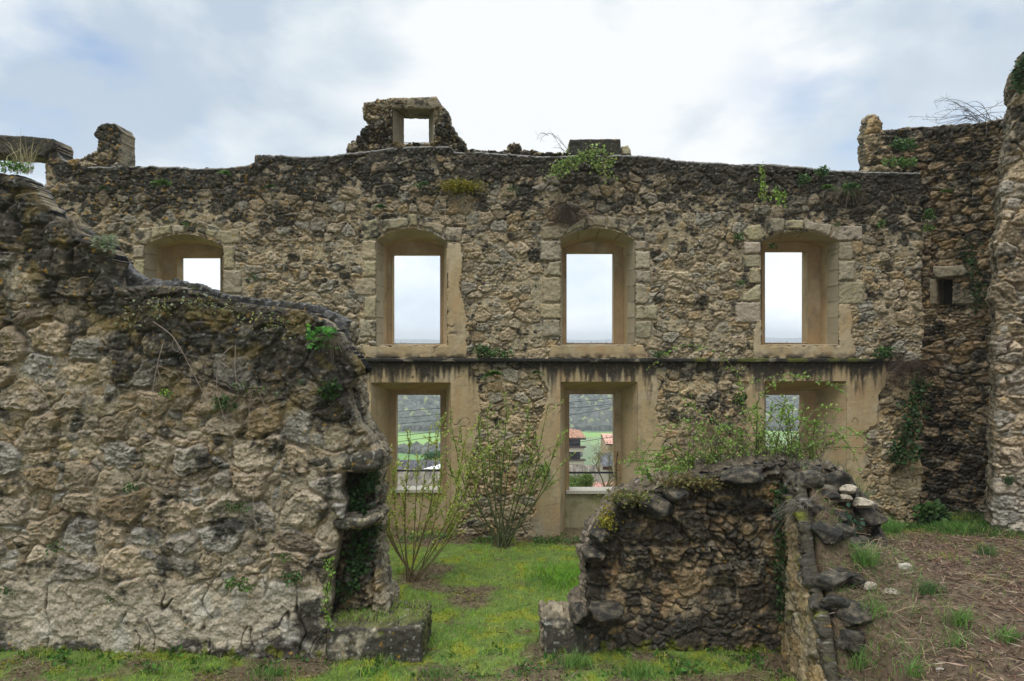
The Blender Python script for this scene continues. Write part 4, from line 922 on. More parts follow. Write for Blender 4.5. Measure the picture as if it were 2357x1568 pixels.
r = random.Random(5); L = [[(1760,1060),(1716,930),(1690,850),(1640,806),(1560,800),(1490,850)], [(1760,1060),(1740,960),(1760,900),(1830,868),(1900,880),(1938,902)], [(1770,1060),(1722,960),(1700,900),(1740,880),(1800,862),(1860,868)],
   [(1800,1060),(1850,980),(1900,975),(1950,1020),(1985,1090)], [(1790,1060),(1860,1000),(1930,1000),(1960,1040)], [(1700,1070),(1640,990),(1600,940),(1580,930)], [(1700,1070),(1620,1010),(1540,980),(1470,1060)], [(1780,1060),(1800,960),(1810,900)],
   [(1750,1065),(1730,1100),(1700,1140)], [(1700,1065),(1690,1120),(1745,1165)], [(1640,1080),(1600,1050),(1560,1060),(1530,1120)], [(1810,1060),(1840,980),(1850,940)], [(1830,1060),(1890,1010),(1900,950)]]
for i in range(64):
    x0 = r.uniform(1500, 1890); y0 = np.interp(x0, [1480, 1600, 1700, 1800, 1900], [1110, 1085, 1060, 1050, 1065]); dx = r.gauss(0, 55); hh = r.uniform(20, 125) * (1 if x0 > 1620 else .5)
    L.append([(x0, y0 + 8), (x0 + dx * .4, y0 - hh * .6), (x0 + dx, y0 - hh), (x0 + dx * 1.7, y0 - hh * r.uniform(.6, 1.1))])
canes('bramble', 'tangled wild rose and bramble with arching green canes on top of the low wall', 'bramble', PT(1740, 1060, 8.5), L, 8.5, [(.30, .40, .08), (.14, .26, .05)], (.11, .085, .05), .0055, .036, 3, 6)
L = []
for i in range(110):
    x0 = r.uniform(1560, 1900); y0 = 1060; dx = r.gauss(0, 50); hh = r.uniform(30, 100)
    L.append([(x0, y0 + 8), (x0 + dx * .5, y0 - hh * .6), (x0 + dx, y0 - hh)])
canes('dead_brush', 'bare grey brown dead twigs inside the bramble on the low wall', 'dead brush', PT(1800, 1062, 8.45), L, 8.45, None, (.12, .095, .065), .0035, .03, 0, 7)
L = []
for i in range(16):
    x0 = r.uniform(2230, 2320); y1 = r.uniform(222, 285); x1 = x0 - r.uniform(-10, 110)
    L.append([(x0, 282), ((x0 + x1) / 2 + r.gauss(0, 12), (y1 + 262) / 2), (x1, y1), (x1 + r.gauss(-25, 20), y1 + r.gauss(4, 12))])
for i in range(6):
    x0 = r.uniform(2180, 2300); L.append([(x0, 286), (x0 + r.gauss(0, 14), 315), (x0 + r.gauss(-8, 20), 350)])
L += [[(2200,300),(2260,262),(2310,232),(2345,212)], [(2190,290),(2250,255),(2290,245),(2335,240)], [(2180,285),(2240,268),(2300,258),(2340,262)]]
canes('dry_briar', 'leafless dry briar arching over the top of the return wall beside the pier', 'dead brush', PT(2280, 284, 13.0), L, 13.0, None, (.10, .085, .075), .006, .03, 0, 8)
canes('dry_briar', 'thin bare arching twig beside the dark coping block on the wall head', 'twig', PT(1300, 352, 13.5), [[(1312,352),(1290,325),(1268,308),(1250,314),(1244,326)], [(1300,352),(1288,335),(1278,318),(1272,306)], [(1306,352),(1292,342),(1275,340)], [(1262,312),(1246,306),(1236,318)]], 13.5, None, (.07, .06, .05), .006, .03, 0, 9)

def seg_pts(pts, n, wj):
    P = np.array(pts, float); L_ = np.r_[0, np.cumsum(np.hypot(*np.diff(P, axis=0).T))]; t = rs.uniform(0, L_[-1], n)
    return np.stack([np.interp(t, L_, P[:, 0]) + rs.normal(0, wj, n), np.interp(t, L_, P[:, 1]) + rs.normal(0, wj, n)], 1)
def ivy(name, label, cat, pts, n, wj, d, size, col, group=None, h=.10, stems=True, plane=None):
    pl = plane or W(d); Q = seg_pts(pts, n, wj); uv = [pl.uv(*q_) for q_ in Q]
    P = np.array([pl.xyz(np.array(a), np.array(b), h + rs.uniform(0, .07)) for a, b in uv])
    b0 = pl.xyz(*[np.array(c) for c in pl.uv(*pts[-1])], h)
    root = empty(name, tuple(b0), label, cat, group)
    D = rs.normal(size=(n, 3)) * .7 + np.array([0, -.35, -.7])
    lf = MB(); k = rs.rand(n)[:, None]; lf.leaves(P, D, size, np.array(col[0]) * (1 - k) + np.array(col[1]) * k, .85, .4); lf.build('leaves', M_LEAF, root)
    if stems:
        sm = MB()
        for i in range(3):
            q_ = [pl.xyz(*[np.array(c) for c in pl.uv(x + rs.normal(0, wj * .5), y + rs.normal(0, wj * .4))], h) for x, y in pts]
            sm.tube(cr_curve([tuple(a) for a in q_], 5), .006, .004, 4, (.07, .055, .035))
        sm.build('stems', M_BARK, root)
    return root
DK = [(.025, .06, .018), (.05, .10, .025)]; LT = [(.30, .42, .07), (.16, .28, .05)]
ivy('ivy', 'dark ivy hanging in the broken door jamb under the shelf stone', 'ivy', [(868,1090),(850,1110),(826,1130),(806,1150),(830,1170),(858,1180)], 620, 13, 8.35, .045, DK, h=.12)
ivy('ivy', 'dark ivy climbing the foot of the broken door jamb above the mossy block', 'ivy', [(872,1200),(836,1240),(830,1290),(818,1330),(790,1350)], 520, 13, 8.38, .05, DK, h=.12)
ivy('ivy', 'thin ivy strand on the front corner of the near left wall', 'ivy', [(768,1270),(764,1320),(757,1370),(762,1440)], 150, 6, 7.95, .035, LT, h=.1)
ivy('ivy', 'dark ivy spreading over the right end of the long wall below the string course', 'ivy', [(2095,880),(2100,920),(2088,950),(2080,990),(2066,1020),(2045,1040),(2100,1040)], 620, 13, 13.2, .07, DK, h=.14)
ivy('ivy', 'dark ivy in the angle between the low wall and its stub', 'ivy', [(1785,1110),(1782,1180),(1788,1250),(1784,1330),(1790,1420)], 420, 8, 8.05, .045, DK, h=.12)
ivy('ivy', 'blue green ivy trailing over the stones at the right end of the low wall', 'ivy', [(1945,1180),(1950,1215),(1925,1240),(1945,1280),(1985,1290)], 170, 14, 7.7, .055, [(.07, .14, .08), (.04, .09, .05)], h=.06)
ivy('ivy', 'dark ivy on the overhanging top corner of the pale pier', 'ivy', [(2352,140),(2336,165),(2330,190),(2340,205)], 240, 8, 11.3, .06, DK, h=.05)
ivy('ivy', 'ivy growing round the right side of the blocked niche', 'ivy', [(2228,560),(2256,650),(2262,690),(2246,720)], 220, 13, 13.5, .06, DK, h=.1, plane=SW)
ivy('climbing_vine', 'bright green vine cascading from the wall head below the dark coping block', 'vine', [(1404,378),(1372,352),(1340,360),(1312,378),(1272,402),(1304,376),(1362,366),(1400,408)], 640, 9, 13.15, .055, [(.34, .42, .12), (.14, .22, .05)], h=.18)
ivy('climbing_vine', 'thin pale green vine strand hanging left above the fourth upper window', 'vine', [(1748,385),(1750,410),(1746,440),(1752,470)], 90, 5, 13.15, .06, LT, h=.12)
ivy('climbing_vine', 'short yellow green vine strand just above the arch of the fourth upper window', 'vine', [(1790,440),(1775,455),(1788,468),(1800,470)], 70, 9, 13.15, .06, LT, h=.12)
ivy('creeper', 'pale leaved creeper scattered over the blackened top of the near left wall', 'creeper', [(300,735),(380,700),(450,695),(520,700),(580,730),(640,740),(690,760)], 300, 14, 7.9, .032, [(.20, .24, .16), (.22, .20, .04)], h=.12)
ivy('trailing_weed', 'small purple and green leaved weed trailing from a joint in the near left wall', 'weed', [(540,880),(570,890),(610,895),(650,905)], 110, 6, 7.9, .032, [(.06, .03, .06), (.12, .20, .04)], h=.1)
ivy('climbing_vine', 'dead vine stems clinging to the right jamb of the middle lower window', 'vine', [(1422,1040),(1418,1080),(1420,1128)], 30, 3, 13.7, .04, DK, h=.0)

def tuft(name, label, cat, px, py, d, wpx, hpx, n, col, kind='leafy', group=None, h=.08, plane=None, base=None, seed=0):
    pl = plane or W(d); c = pl.xyz(*[np.array(a) for a in pl.uv(px, py)], h) if base is None else np.array(base, float)
    s_ = d / F; wv, hv = wpx * s_, hpx * s_; lf = MB()
    k = rs.rand(n)[:, None]; cc = np.array(col[0]) * (1 - k) + np.array(col[1]) * k
    if kind == 'leafy':
        P = c + np.clip(rs.normal(size=(n, 3)), -1.5, 1.5) * np.array([wv * .28, .03, hv * .26]) - np.array([0, .03, 0]); D = rs.normal(size=(n, 3)) + np.array([0, -.5, .1])
        lf.leaves(P, D, max(.022, min(wv, hv) * .26), cc, .7, .4)
        for j in range(0, n, max(1, n // 14)): lf.tube(cr_curve([tuple(c - np.array([0, -.03, hv * .2])), tuple((c + P[j]) / 2 + np.array([0, -.02, .01])), tuple(P[j])], 3), .0022, .0016, 3, (.10, .10, .04))
    elif kind == 'fern':
        for i in range(n // 14 + 3):
            a = rs.uniform(-1.3, 1.3); l = rs.uniform(.6, 1) * max(wv, hv) * .6; dv = np.array([math.sin(a), -.45, math.cos(a) * .7])
            t = np.linspace(.1, 1, 12)[:, None]; mid = c + dv * l * t + np.array([0, 0, -1]) * l * .45 * t ** 2
            for sg in (-1, 1):
                D = np.tile(np.array([math.cos(a) * sg, -.2, -math.sin(a) * sg]), (12, 1)) + dv * .5 + rs.normal(size=(12, 3)) * .15
                lf.leaves(mid, D, l * .26, np.array(col[0]) * (1 - rs.rand()) + np.array(col[1]) * .5, .42, .2)
    elif kind == 'grass':
        P = c + rs.normal(size=(n, 3)) * np.array([wv * .16, wv * .12, 0]); lf.blades(P, hv * rs.uniform(.5, 1.1, n), .0035 * max(1, d / 8), cc, .5, 3)
    elif kind == 'dry':
        for i in range(n):
            a = rs.uniform(-1.2, 1.2); l = hv * rs.uniform(.5, 1.1); e_ = c + np.array([math.sin(a) * l * .7 + wv * .3 * rs.normal(), rs.normal() * .05, -l * .5 + l * rs.uniform(-.3, .5)])
            mid = (c + e_) / 2 + np.array([0, -.04, l * .35]); lf.tube(cr_curve([tuple(c + rs.normal(size=3) * .02), tuple(mid), tuple(e_)], 4), .0022 * max(1, d / 9), .0012 * max(1, d / 9), 3, cc[i])
    elif kind == 'moss':
        P = c + rs.normal(size=(n, 3)) * np.array([wv * .26, .05, hv * .2]); D = rs.normal(size=(n, 3)) + np.array([0, -.6, -.1]); lf.leaves(P, D, .035, cc, .8, .4)
    o = lf.build(name, M_GRASS if kind == 'grass' else M_LEAF)
    V = np.array([v.co[:] for v in o.data.vertices], np.float32); off = c.astype(np.float32); o.data.vertices.foreach_set('co', (V - off).ravel()); o.location = tuple(float(a) for a in off)
    return tag(o, label, cat, group, 'stuff' if kind == 'moss' else None)
GN = [(.10, .18, .05), (.045, .10, .03)]; BR = [(.17, .28, .07), (.08, .16, .04)]; DRY = [(.36, .30, .22), (.22, .17, .12)]; YM = [(.34, .28, .03), (.18, .18, .03)]
TF = [
 ('wall_fern', 'small fern high on the wall above and left of the first upper window', 'fern', 250,438, 30,30,'fern',GN), ('wall_fern', 'low row of green fern leaves on the wall above the first upper window', 'fern', 385,430, 52,20,'fern',BR),
 ('wall_fern', 'bright fern near the wall head midway between first and second upper windows', 'fern', 525,405, 36,26,'fern',BR), ('wall_fern', 'small fern under a wisp of dry grass left of the raised wall head', 'fern', 628,434, 26,18,'fern',GN),
 ('wall_fern', 'dark fern above the left shoulder of the second upper window arch', 'fern', 884,482, 36,26,'fern',GN), ('wall_weed', 'small weed on the wall left of the yellow moss cushion', 'weed', 972,430, 40,18,'leafy',GN),
 ('wall_weed', 'tiny weed on the wall right of the yellow moss cushion', 'weed', 1180,440, 30,14,'leafy',GN), ('wall_weed', 'green cushion weed near the wall head right of the fourth upper window arch, upper one', 'weed', 1885,400, 34,26,'leafy',GN),
 ('wall_weed', 'green cushion weed just left of another below the wall head on the right', 'weed', 1842,418, 26,26,'leafy',GN), ('wall_weed', 'round green weed below the wall head, rightmost of the three above the fourth window', 'weed', 1948,438, 40,30,'leafy',GN),
 ('wall_fern', 'low bright fern between cushion weeds near the right wall head', 'fern', 1895,440, 44,20,'fern',BR), ('wall_weed', 'leafy weed right of the fourth upper window arch', 'weed', 2018,518, 24,20,'leafy',BR),
 ('wall_weed', 'weed on the wall edge right of the fourth upper window, upper one', 'weed', 2128,498, 24,34,'leafy',GN), ('wall_weed', 'weed on the wall edge right of the fourth upper window, lower one', 'weed', 2126,530, 26,20,'leafy',BR),
 ('wall_weed', 'leafy weed on the wall left of the fourth upper window arch', 'weed', 1692,548, 22,20,'leafy',GN), ('wall_weed', 'small weed between the third and fourth upper windows, level with their middle', 'weed', 1700,655, 18,16,'leafy',BR),
 ('wall_weed', 'weed growing on the arch of the fourth upper window', 'weed', 1918,520, 16,14,'leafy',GN), ('wall_weed', 'dark weed hanging inside the top left corner of the fourth upper window', 'weed', 1770,568, 24,18,'leafy',DK),
 ('wall_weed', 'grass tuft on the string course left of the middle lower window', 'weed', 1140,815, 90,24,'leafy',GN), ('wall_weed', 'dark tuft on the string course right of the sill of the third upper window', 'weed', 1512,814, 34,20,'leafy',GN),
 ('wall_weed', 'green tuft at the right end of the string course', 'weed', 2022,812, 46,28,'leafy',GN), ('wall_fern', 'leafy fern under the string course between the left and middle lower windows', 'fern', 1138,862, 50,36,'fern',BR),
 ('wall_fern', 'small dark fern under the string course near the middle lower window', 'fern', 1235,858, 22,30,'fern',GN), ('wall_weed', 'dark round weed on the wall between the middle and right lower windows, upper one', 'weed', 1697,918, 30,28,'leafy',DK),
 ('wall_weed', 'dark round weed on the wall between the middle and right lower windows, lower one', 'weed', 1632,966, 22,22,'leafy',DK), ('wall_weed', 'small weed in the wall right of the first upper window', 'weed', 590,640, 14,14,'leafy',GN),
 ('wall_weed', 'weed clump hanging from the wall between second and third upper windows near the sills', 'weed', 1110,805, 40,24,'leafy',GN), ('wall_weed', 'tiny weed on the arch of the first upper window', 'weed', 437,520, 16,14,'leafy',BR),
 ('wall_weed', 'tiny weed on the wall between second and third upper windows', 'weed', 1232,660, 14,14,'leafy',GN), ('wall_weed', 'weed low on the wall pier right of the willow shrub', 'weed', 1252,1080, 26,30,'leafy',GN),
]
for nm, lb, ct, x, y, w_, h_, kd, cl in TF: tuft(nm, lb, ct, x, y, D0, w_, h_, int(26 + w_ * h_ * .10), cl, kd, 'plants rooted in the long wall', h=.13)
tuft('moss_cushion', 'thick yellow moss cushion high on the long wall right of the second upper window', 'moss', 1062,432, D0, 88, 34, 1500, YM, 'moss', h=.16); 
tuft('dead_clump', 'hanging clump of dead brown stems above the left shoulder of the third upper window', 'dead clump', 1306,492, D0, 70, 60, 260, [(.16,.11,.08),(.10,.07,.055)], 'dry', h=.15)
tuft('dead_clump', 'wisp of dry grass near the wall head left of the raised stones', 'dead clump', 608,420, D0, 30, 30, 40, DRY, 'dry', h=.13)
tuft('dead_clump', 'brown dead stems hanging at the right end of the string course', 'dead clump', 2080,850, D0, 110, 90, 260, [(.20,.14,.10),(.12,.09,.07)], 'dry', h=.2)
tuft('dead_clump', 'dry twiggy mat between the weeds below the wall head on the right', 'dead clump', 1945,450, D0, 100, 50, 120, DRY, 'dry', h=.13)
tuft('wall_weed', 'upper green weed beside the upright stone fragment', 'weed', 2058,345, D0 + .3, 52, 30, 220, GN, 'leafy', 'plants rooted in the long wall', h=.3)
tuft('wall_weed', 'lower green weed mat at the foot of the upright stone fragment', 'weed', 2050,383, D0 + .1, 80, 22, 260, BR, 'leafy', 'plants rooted in the long wall', h=.25)
tuft('wall_fern', 'fern on the dark return wall above the niche', 'fern', 2180,445, 13.5, 34, 30, 90, BR, 'fern', h=.12, plane=SW)
tuft('wall_weed', 'green weeds at the dark foot of the return wall', 'weed', 2135,1185, 13.2, 60, 60, 360, GN, 'leafy', h=.1)
tuft('wall_weed', 'dark weed on the face of the pale pier', 'weed', 2316,1103, 11.4, 22, 22, 60, DK, 'leafy', h=.1, plane=PP)
for lb, x, y, w_, h_, kd, cl, n in [('bright rosette of strap leaves on the shoulder of the near left wall', 752,775,74,56,'leafy',[(.10,.28,.04),(.06,.18,.03)],90),
 ('dark leafy weed in the middle of the near left wall among hanging stems', 528,925,54,36,'leafy',GN,110), ('small yellow green weed left of the dark leafy weed on the near left wall', 398,905,34,24,'leafy',LT,50), ('dark weed above the large ochre stone of the near left wall', 320,1115,30,28,'leafy',GN,60),
 ('weed row in a joint right of the ochre stone in the near left wall', 560,1160,70,24,'leafy',GN,90), ('small weed in a low joint at the left edge of the near left wall', 40,1350,50,22,'leafy',GN,50), ('bright creeping weed low on the near left wall', 562,1334,62,34,'leafy',BR,110),
 ('small weed low on the near left wall right of the bright creeping one', 680,1322,52,36,'leafy',GN,60), ('tiny weed low in the middle of the near left wall', 272,1368,20,14,'leafy',GN,30), ('weed near the right edge of the near left wall at half height', 765,895,46,44,'leafy',DK,110), ('weed by the low left joint beside the grey stone', 148,1250,34,26,'leafy',GN,40), ('weed in a joint low right of the near left wall', 662,1275,40,22,'leafy',BR,50), ('tiny weed in a joint left of the bright rosette', 700,880,16,14,'leafy',GN,20)]:
    tuft('wall_weed', lb, 'weed', x, y, 8.0, w_, h_, n, cl, kd, 'plants rooted in the near left wall', h=.13)
tuft('dead_clump', 'dry silver grass tuft on the broken shoulder of the near left wall', 'dead clump', 175,522, 8.1, 66, 60, 120, DRY, 'dry', h=.1)
tuft('dead_clump', 'dry wiry stems beside the bright rosette on the near left wall', 'dead clump', 778,788, 8.0, 70, 60, 90, DRY, 'dry', h=.16)
tuft('dead_clump', 'pale bleached grass hank hanging over the top of the stub wall', 'dead clump', 1842,1165, 7.55, 70, 90, 170, [(.42,.38,.33),(.30,.27,.22)], 'dry', h=.1)
tuft('dry_grass', 'tall dry grass with long stalks on the far left top of the near wall', 'grass tuft', 36,392, 8.0, 100, 100, 60, [(.34,.28,.16),(.22,.20,.08)], 'grass', h=-.1)
tuft('wall_weed', 'green weed under the dry grass on the far left top of the near wall', 'weed', 30,385, 8.0, 90, 30, 160, BR, 'leafy', 'plants rooted in the near left wall', h=-.02)
tuft('houseleek', 'pale rosettes of houseleek along the broken edge of the near left wall', 'succulent', 255,562, 8.0, 60, 36, 160, [(.34,.36,.26),(.20,.25,.13)], 'leafy', h=.06)
tuft('stonecrop', 'reddish stonecrop cushion on the sloping left top of the low wall', 'stonecrop', 1590,1108, 8.15, 170, 40, 900, [(.16,.09,.04),(.14,.16,.04)], 'moss', h=.08)
tuft('stonecrop', 'yellow green stonecrop on the dark stones at the left shoulder of the low wall', 'stonecrop', 1440,1140, 8.1, 90, 44, 600, [(.20,.16,.06),(.15,.20,.04)], 'moss', h=.12)
tuft('stonecrop', 'small green stonecrop hanging on the left shoulder of the low wall', 'stonecrop', 1392,1190, 8.1, 40, 90, 300, YM, 'moss', h=.12)
# hanging bare stems on the near left wall
for i, (lb, pts) in enumerate([('long bare root hanging down the near left wall, leftmost one', [(378,782),(362,840),(352,900),(352,955)]), ('reddish bare stem slanting across the near left wall', [(352,740),(400,778),(440,850),(478,925)]), ('bare root hanging left of the middle of the near left wall', [(536,795),(505,830),(500,900),(520,970),(555,1030)]),
   ('short pale root hanging beside a longer one on the near left wall', [(542,795),(541,850),(549,915)]), ('thin looping stem above the dark leafy weed on the near left wall', [(610,935),(588,890),(575,930),(572,990)]), ('thin vertical stem low in the middle of the near left wall', [(582,1115),(583,1160),(585,1195)])]):
    m = MB(); c0 = PT(*pts[0], 7.86); m.tube(cr_curve([PT(x, y, 7.86 - .02 * k) for k, (x, y) in enumerate(pts)], 7), .006, .003, 4, (.26, .20, .16))
    for k in range(3):
        p_ = pts[min(1 + k % 2, len(pts) - 1)]; m.tube(cr_curve([PT(*p_, 7.85), PT(p_[0] + r.gauss(0, 25), p_[1] + 30, 7.82), PT(p_[0] + r.gauss(0, 40), p_[1] + r.uniform(40, 70), 7.84)], 4), .003, .002, 3, (.24, .19, .15))
    o = m.build('hanging_root', M_BARK); V = np.array([v.co[:] for v in o.data.vertices], np.float32); o.data.vertices.foreach_set('co', (V - np.array(c0, np.float32)).ravel()); o.location = c0
    tag(o, lb, 'root', 'bare stems hanging on the near left wall')

# ------------------------------------------------------------------ grass, moss, litter on the ground
def scatter(n, x0, x1, y0, y1, dens):
    X = rs.uniform(x0, x1, n); Y = rs.uniform(y0, y1, n); k = rs.rand(n) < dens(X, Y); X = X[k]; Y = Y[k]; return np.stack([X, Y, ground_z(X, Y) + .002], 1)
def gcolr(P, s=0):
    n = len(P); a = ss(-.3, .3, fbm(P[:, 0] * 1.3, P[:, 1] * 1.3, 3, 120 + s)); c = lerp(np.array([.30, .46, .05]), np.array([.16, .33, .045]), a)
    d_ = rs.rand(n) < .16; c[d_] = [.30, .24, .13]; y_ = ss(.05, .35, fbm(P[:, 0] * 2.3, P[:, 1] * 2.3, 4, 131 + s)); c = lerp(c, np.array([.44, .44, .05]) * np.ones_like(c), y_ * .8); b_ = ss(.1, .4, fbm(P[:, 0] * 1.7 + 5, P[:, 1] * 2, 4, 137 + s)); return lerp(c, np.array([.22, .19, .08]) * np.ones_like(c), b_ * .45)
def dl(X, Y): l = litter(X, Y); return np.clip(1.0 - l * .93, .02, 1) * ss(-.35, .2, fbm(X * 2, Y * 2, 3, 121) + .15)
def low_area(X, Y): return (X < np.where(Y < 8.6, 3.25 - .143 * (8.4 - Y), 5.2))
m = MB()
P = scatter(95000, -6.5, 6, 6.6, 13.25, lambda X, Y: dl(X, Y) * low_area(X, Y) * (.6 + .4 * (Y < 9)) * ~((Y > 8.05) & (Y < 8.8) & (X < -1.5)))
hh = .035 + .05 * ss(-.2, .4, fbm(P[:, 0] * 1.1, P[:, 1] * 1.1, 3, 122)) + .03 * rs.rand(len(P)); 
m.blades(P, hh * rs.uniform(.6, 1.3, len(P)), .0035, gcolr(P), .55, 2)
P2 = scatter(9000, .2, 1.6, 10.2, 11.7, lambda X, Y: np.exp(-(((X - .95) / .5) ** 2 + ((Y - 10.9) / .45) ** 2)))
m.blades(P2, rs.uniform(.06, .15, len(P2)), .004, gcolr(P2, 3) * np.array([.6, .85, .6]), .5, 3)
P3 = scatter(34000, 3, 10, 4.2, 13.3, lambda X, Y: ss(-.12, .40, fbm(X * 1.6, Y * 1.6, 3, 123)) * .8 + .8 * ss(10.4, 11.2, Y - .2 * (X - 6)))
m.blades(P3, rs.uniform(.03, .11, len(P3)), .003, gcolr(P3, 5), .6, 2)
P4 = scatter(5000, 7.0, 9.5, 11.0, 13.4, lambda X, Y: X * 0 + 1); m.blades(P4, rs.uniform(.06, .16, len(P4)), .005, (.05, .12, .02), .4, 2)
o = m.build('grass', M_GRASS); tag(o, 'short green turf with dry blades covering the courtyard floor', 'grass', kind='stuff')
m = MB(); P = scatter(60000, -6.5, 4, 6.6, 13, lambda X, Y: ss(.10, .30, fbm(X * 2.6, Y * 2.6, 4, 47)) * low_area(X, Y)); P[:, 2] += .01
D = rs.normal(size=P.shape) * .7 + np.array([0, -.2, .8]); m.leaves(P, D, .022, (.26, .28, .02), .8, .4)
P = scatter(9000, -6.0, 3, 7.5, 8.3, lambda X, Y: ss(.0, .4, fbm(X * 3, Y * 3, 3, 48)) * low_area(X, Y)); m.leaves(P, rs.normal(size=P.shape) + np.array([0, 0, .6]), .045, (.07, .16, .03), .8, .4)
P = scatter(9000, -2.5, 7.5, 12.75, 13.25, lambda X, Y: ss(-.1, .4, fbm(X * 2, Y, 3, 49))); P[:, 2] += rs.uniform(0, .08, len(P)); m.leaves(P, rs.normal(size=P.shape) + np.array([0, -.3, .4]), .05, (.09, .17, .04), .7, .4)
o = m.build('moss', M_LEAF); tag(o, 'yellow green moss and tiny leaves spread in patches between the grass', 'moss', kind='stuff')
m = MB(); P = scatter(120000, -6.5, 9.5, 4.2, 13.3, lambda X, Y: litter(X, Y) * .9 + .04); P[:, 2] += rs.uniform(0, .03, len(P)); n = len(P)
a = rs.uniform(0, 6.283, n); D = np.stack([np.cos(a), np.sin(a), rs.normal(0, .28, n)], 1); k = rs.rand(n)[:, None]
pal = np.array([[.24, .15, .09], [.13, .07, .045], [.36, .28, .19], [.07, .05, .035], [.18, .11, .07], [.10, .06, .04]])[rs.randint(0, 6, n)] * np.array([.82, .84, .84])
m.leaves(P, D, rs.uniform(.02, .11, n), pal, .12, .3, .05)
P = scatter(16000, 3.0, 9.5, 4.2, 12.5, lambda X, Y: litter(X, Y)); n = len(P); P[:, 2] += rs.uniform(.01, .04, n); a = rs.uniform(0, 6.283, n)
m.leaves(P, np.stack([np.cos(a), np.sin(a), rs.normal(0, .2, n)], 1), rs.uniform(.07, .20, n), np.array([[.42, .32, .22], [.30, .20, .13], [.08, .05, .035], [.22, .12, .08]])[rs.randint(0, 4, n)], .07, .3, .05)
P = scatter(26000, -6.5, 9.5, 4.2, 13.3, lambda X, Y: litter(X, Y) * .9 + .03); n = len(P); P[:, 2] += .01
m.leaves(P, rs.normal(size=(n, 3)) * np.array([1, 1, .35]), .035, np.array([[.20, .13, .09], [.12, .07, .05], [.30, .22, .15]])[rs.randint(0, 3, n)], .6, .4)
o = m.build('litter', M_LEAF); tag(o, 'dead stalks and brown leaf litter covering the mound and bare patches', 'litter', kind='stuff')
m = MB()
TW = []
for i in range(420):
    x, y = rs.uniform(3.0, 6.5), rs.uniform(5, 8.5)
    if rs.rand() > .5: x, y = 2.95 + .143 * (y - 6) + rs.uniform(0, .7), y
    z = gz(x, y); a = rs.uniform(0, 6.28); l = rs.uniform(.12, .4); b = Vector((x, y, z + .01)); e_ = b + Vector((math.cos(a) * l, math.sin(a) * l, rs.uniform(-.02, .10)))
    if gz(e_.x, e_.y) < z - .25: e_ = b + Vector((-math.cos(a) * l * .3, -math.sin(a) * l * .3, -.12))
    m.tube(cr_curve([b, (b + e_) / 2 + Vector((0, 0, rs.uniform(.01, .09))), e_], 4), .0035, .0018, 3, tuple(np.array([.30, .22, .14]) * rs.uniform(.4, 1.2)))
o = m.build('dead_twigs', M_BARK); tag(o, 'loose thin dead twigs strewn over the mound and its edge', 'twigs', kind='stuff')
def onground(px, py):          # where the sight line through a picture point meets the ground
    for d in np.arange(4.5, 14, .02):
        p = PT(px, py, d)
        if p[2] <= gz(p[0], d): return (p[0], d, gz(p[0], d))
    return PT(px, py, 8)
def gtuft(lb, px, py, w_, h_, n, col=[(.16, .30, .06), (.09, .19, .04)], nm='grass_tuft', ct='grass tuft', kind='grass', grp='grass tufts on the ground'):
    b = onground(px, py); tuft(nm, lb, ct, px, py, b[1], w_, h_ * .72, int(n * .8), col, kind, grp, base=b)
for a in [('dark green grass tuft on the mound near the foot of the pier', 2270, 1282, 80, 55, 170, GN), ('grass tuft in the middle of the brown mound', 2140, 1368, 100, 50, 200, GN), ('bright upright grass tuft low on the mound', 2212, 1440, 90, 70, 150), ('grass tuft at the right edge low on the mound', 2318, 1478, 80, 60, 110),
          ('thin grass tuft below the middle of the mound', 2210, 1495, 120, 80, 70), ('tall thin grass against the right end of the low wall', 1990, 1300, 90, 80, 220), ('grass growing along the foot of the long wall behind the low wall', 2050, 1228, 80, 60, 260), ('grass tuft in front of the dark corner by the pier', 2200, 1222, 150, 36, 260),
          ('grass tuft at the foot of the left foundation block', 905, 1515, 110, 50, 200), ('grass tuft at the foot of the right foundation block', 1330, 1535, 110, 60, 200), ('long bluish grass in front of the doorway', 1460, 1555, 160, 60, 200), ('grass tuft beside the edge of the mound at the bottom', 1985, 1545, 110, 90, 110), ('grass tuft on the right part of the mound foot', 2110, 1560, 100, 70, 90),
          ('rough grass tuft right of the stub wall', 2010, 1420, 100, 80, 90), ('grass tuft left of the doorway at the bottom edge', 620, 1560, 160, 45, 220), ('grass in the doorway foreground', 1010, 1560, 120, 50, 150)]: gtuft(*a)
for lb, x, y in [('round leaved plant at the foot of the near left wall, right one', 395, 1512), ('round leaved plant at the foot of the near left wall, left one', 340, 1548), ('dark leafy plant at the foot of the near left wall near the left edge', 150, 1525), ('small broad leaved sprout before the low wall', 1590, 1548)]:
    b = onground(x, y); tuft('leafy_plant', lb, 'plant', x, y, b[1], 62, 36, 46, [(.10,.24,.04),(.06,.16,.03)], 'leafy', base=(b[0], b[1], b[2] + .06))
for lb, x, y, w_, h_, col, sd_ in [('pale angular stone lying on the brown mound', 2082, 1308, 34, 26, (.46,.42,.35), 3), ('pale stone beside the rough grass right of the stub wall', 2002, 1352, 36, 26, (.40,.34,.26), 4), ('small dark stone behind the pale one on the mound', 2128, 1290, 18, 16, (.22,.2,.18), 5), ('small pale stone low on the mound', 2165, 1545, 22, 16, (.42,.38,.32), 6), ('flat pale stone among the litter by the stub wall', 2052, 1362, 40, 14, (.36,.31,.24), 7)]:
    b = onground(x, y); put_rock('loose_stone', lb, 'stone', x, y, b[1], w_, h_, sd_, col, -.45, 'stones lying on the mound')
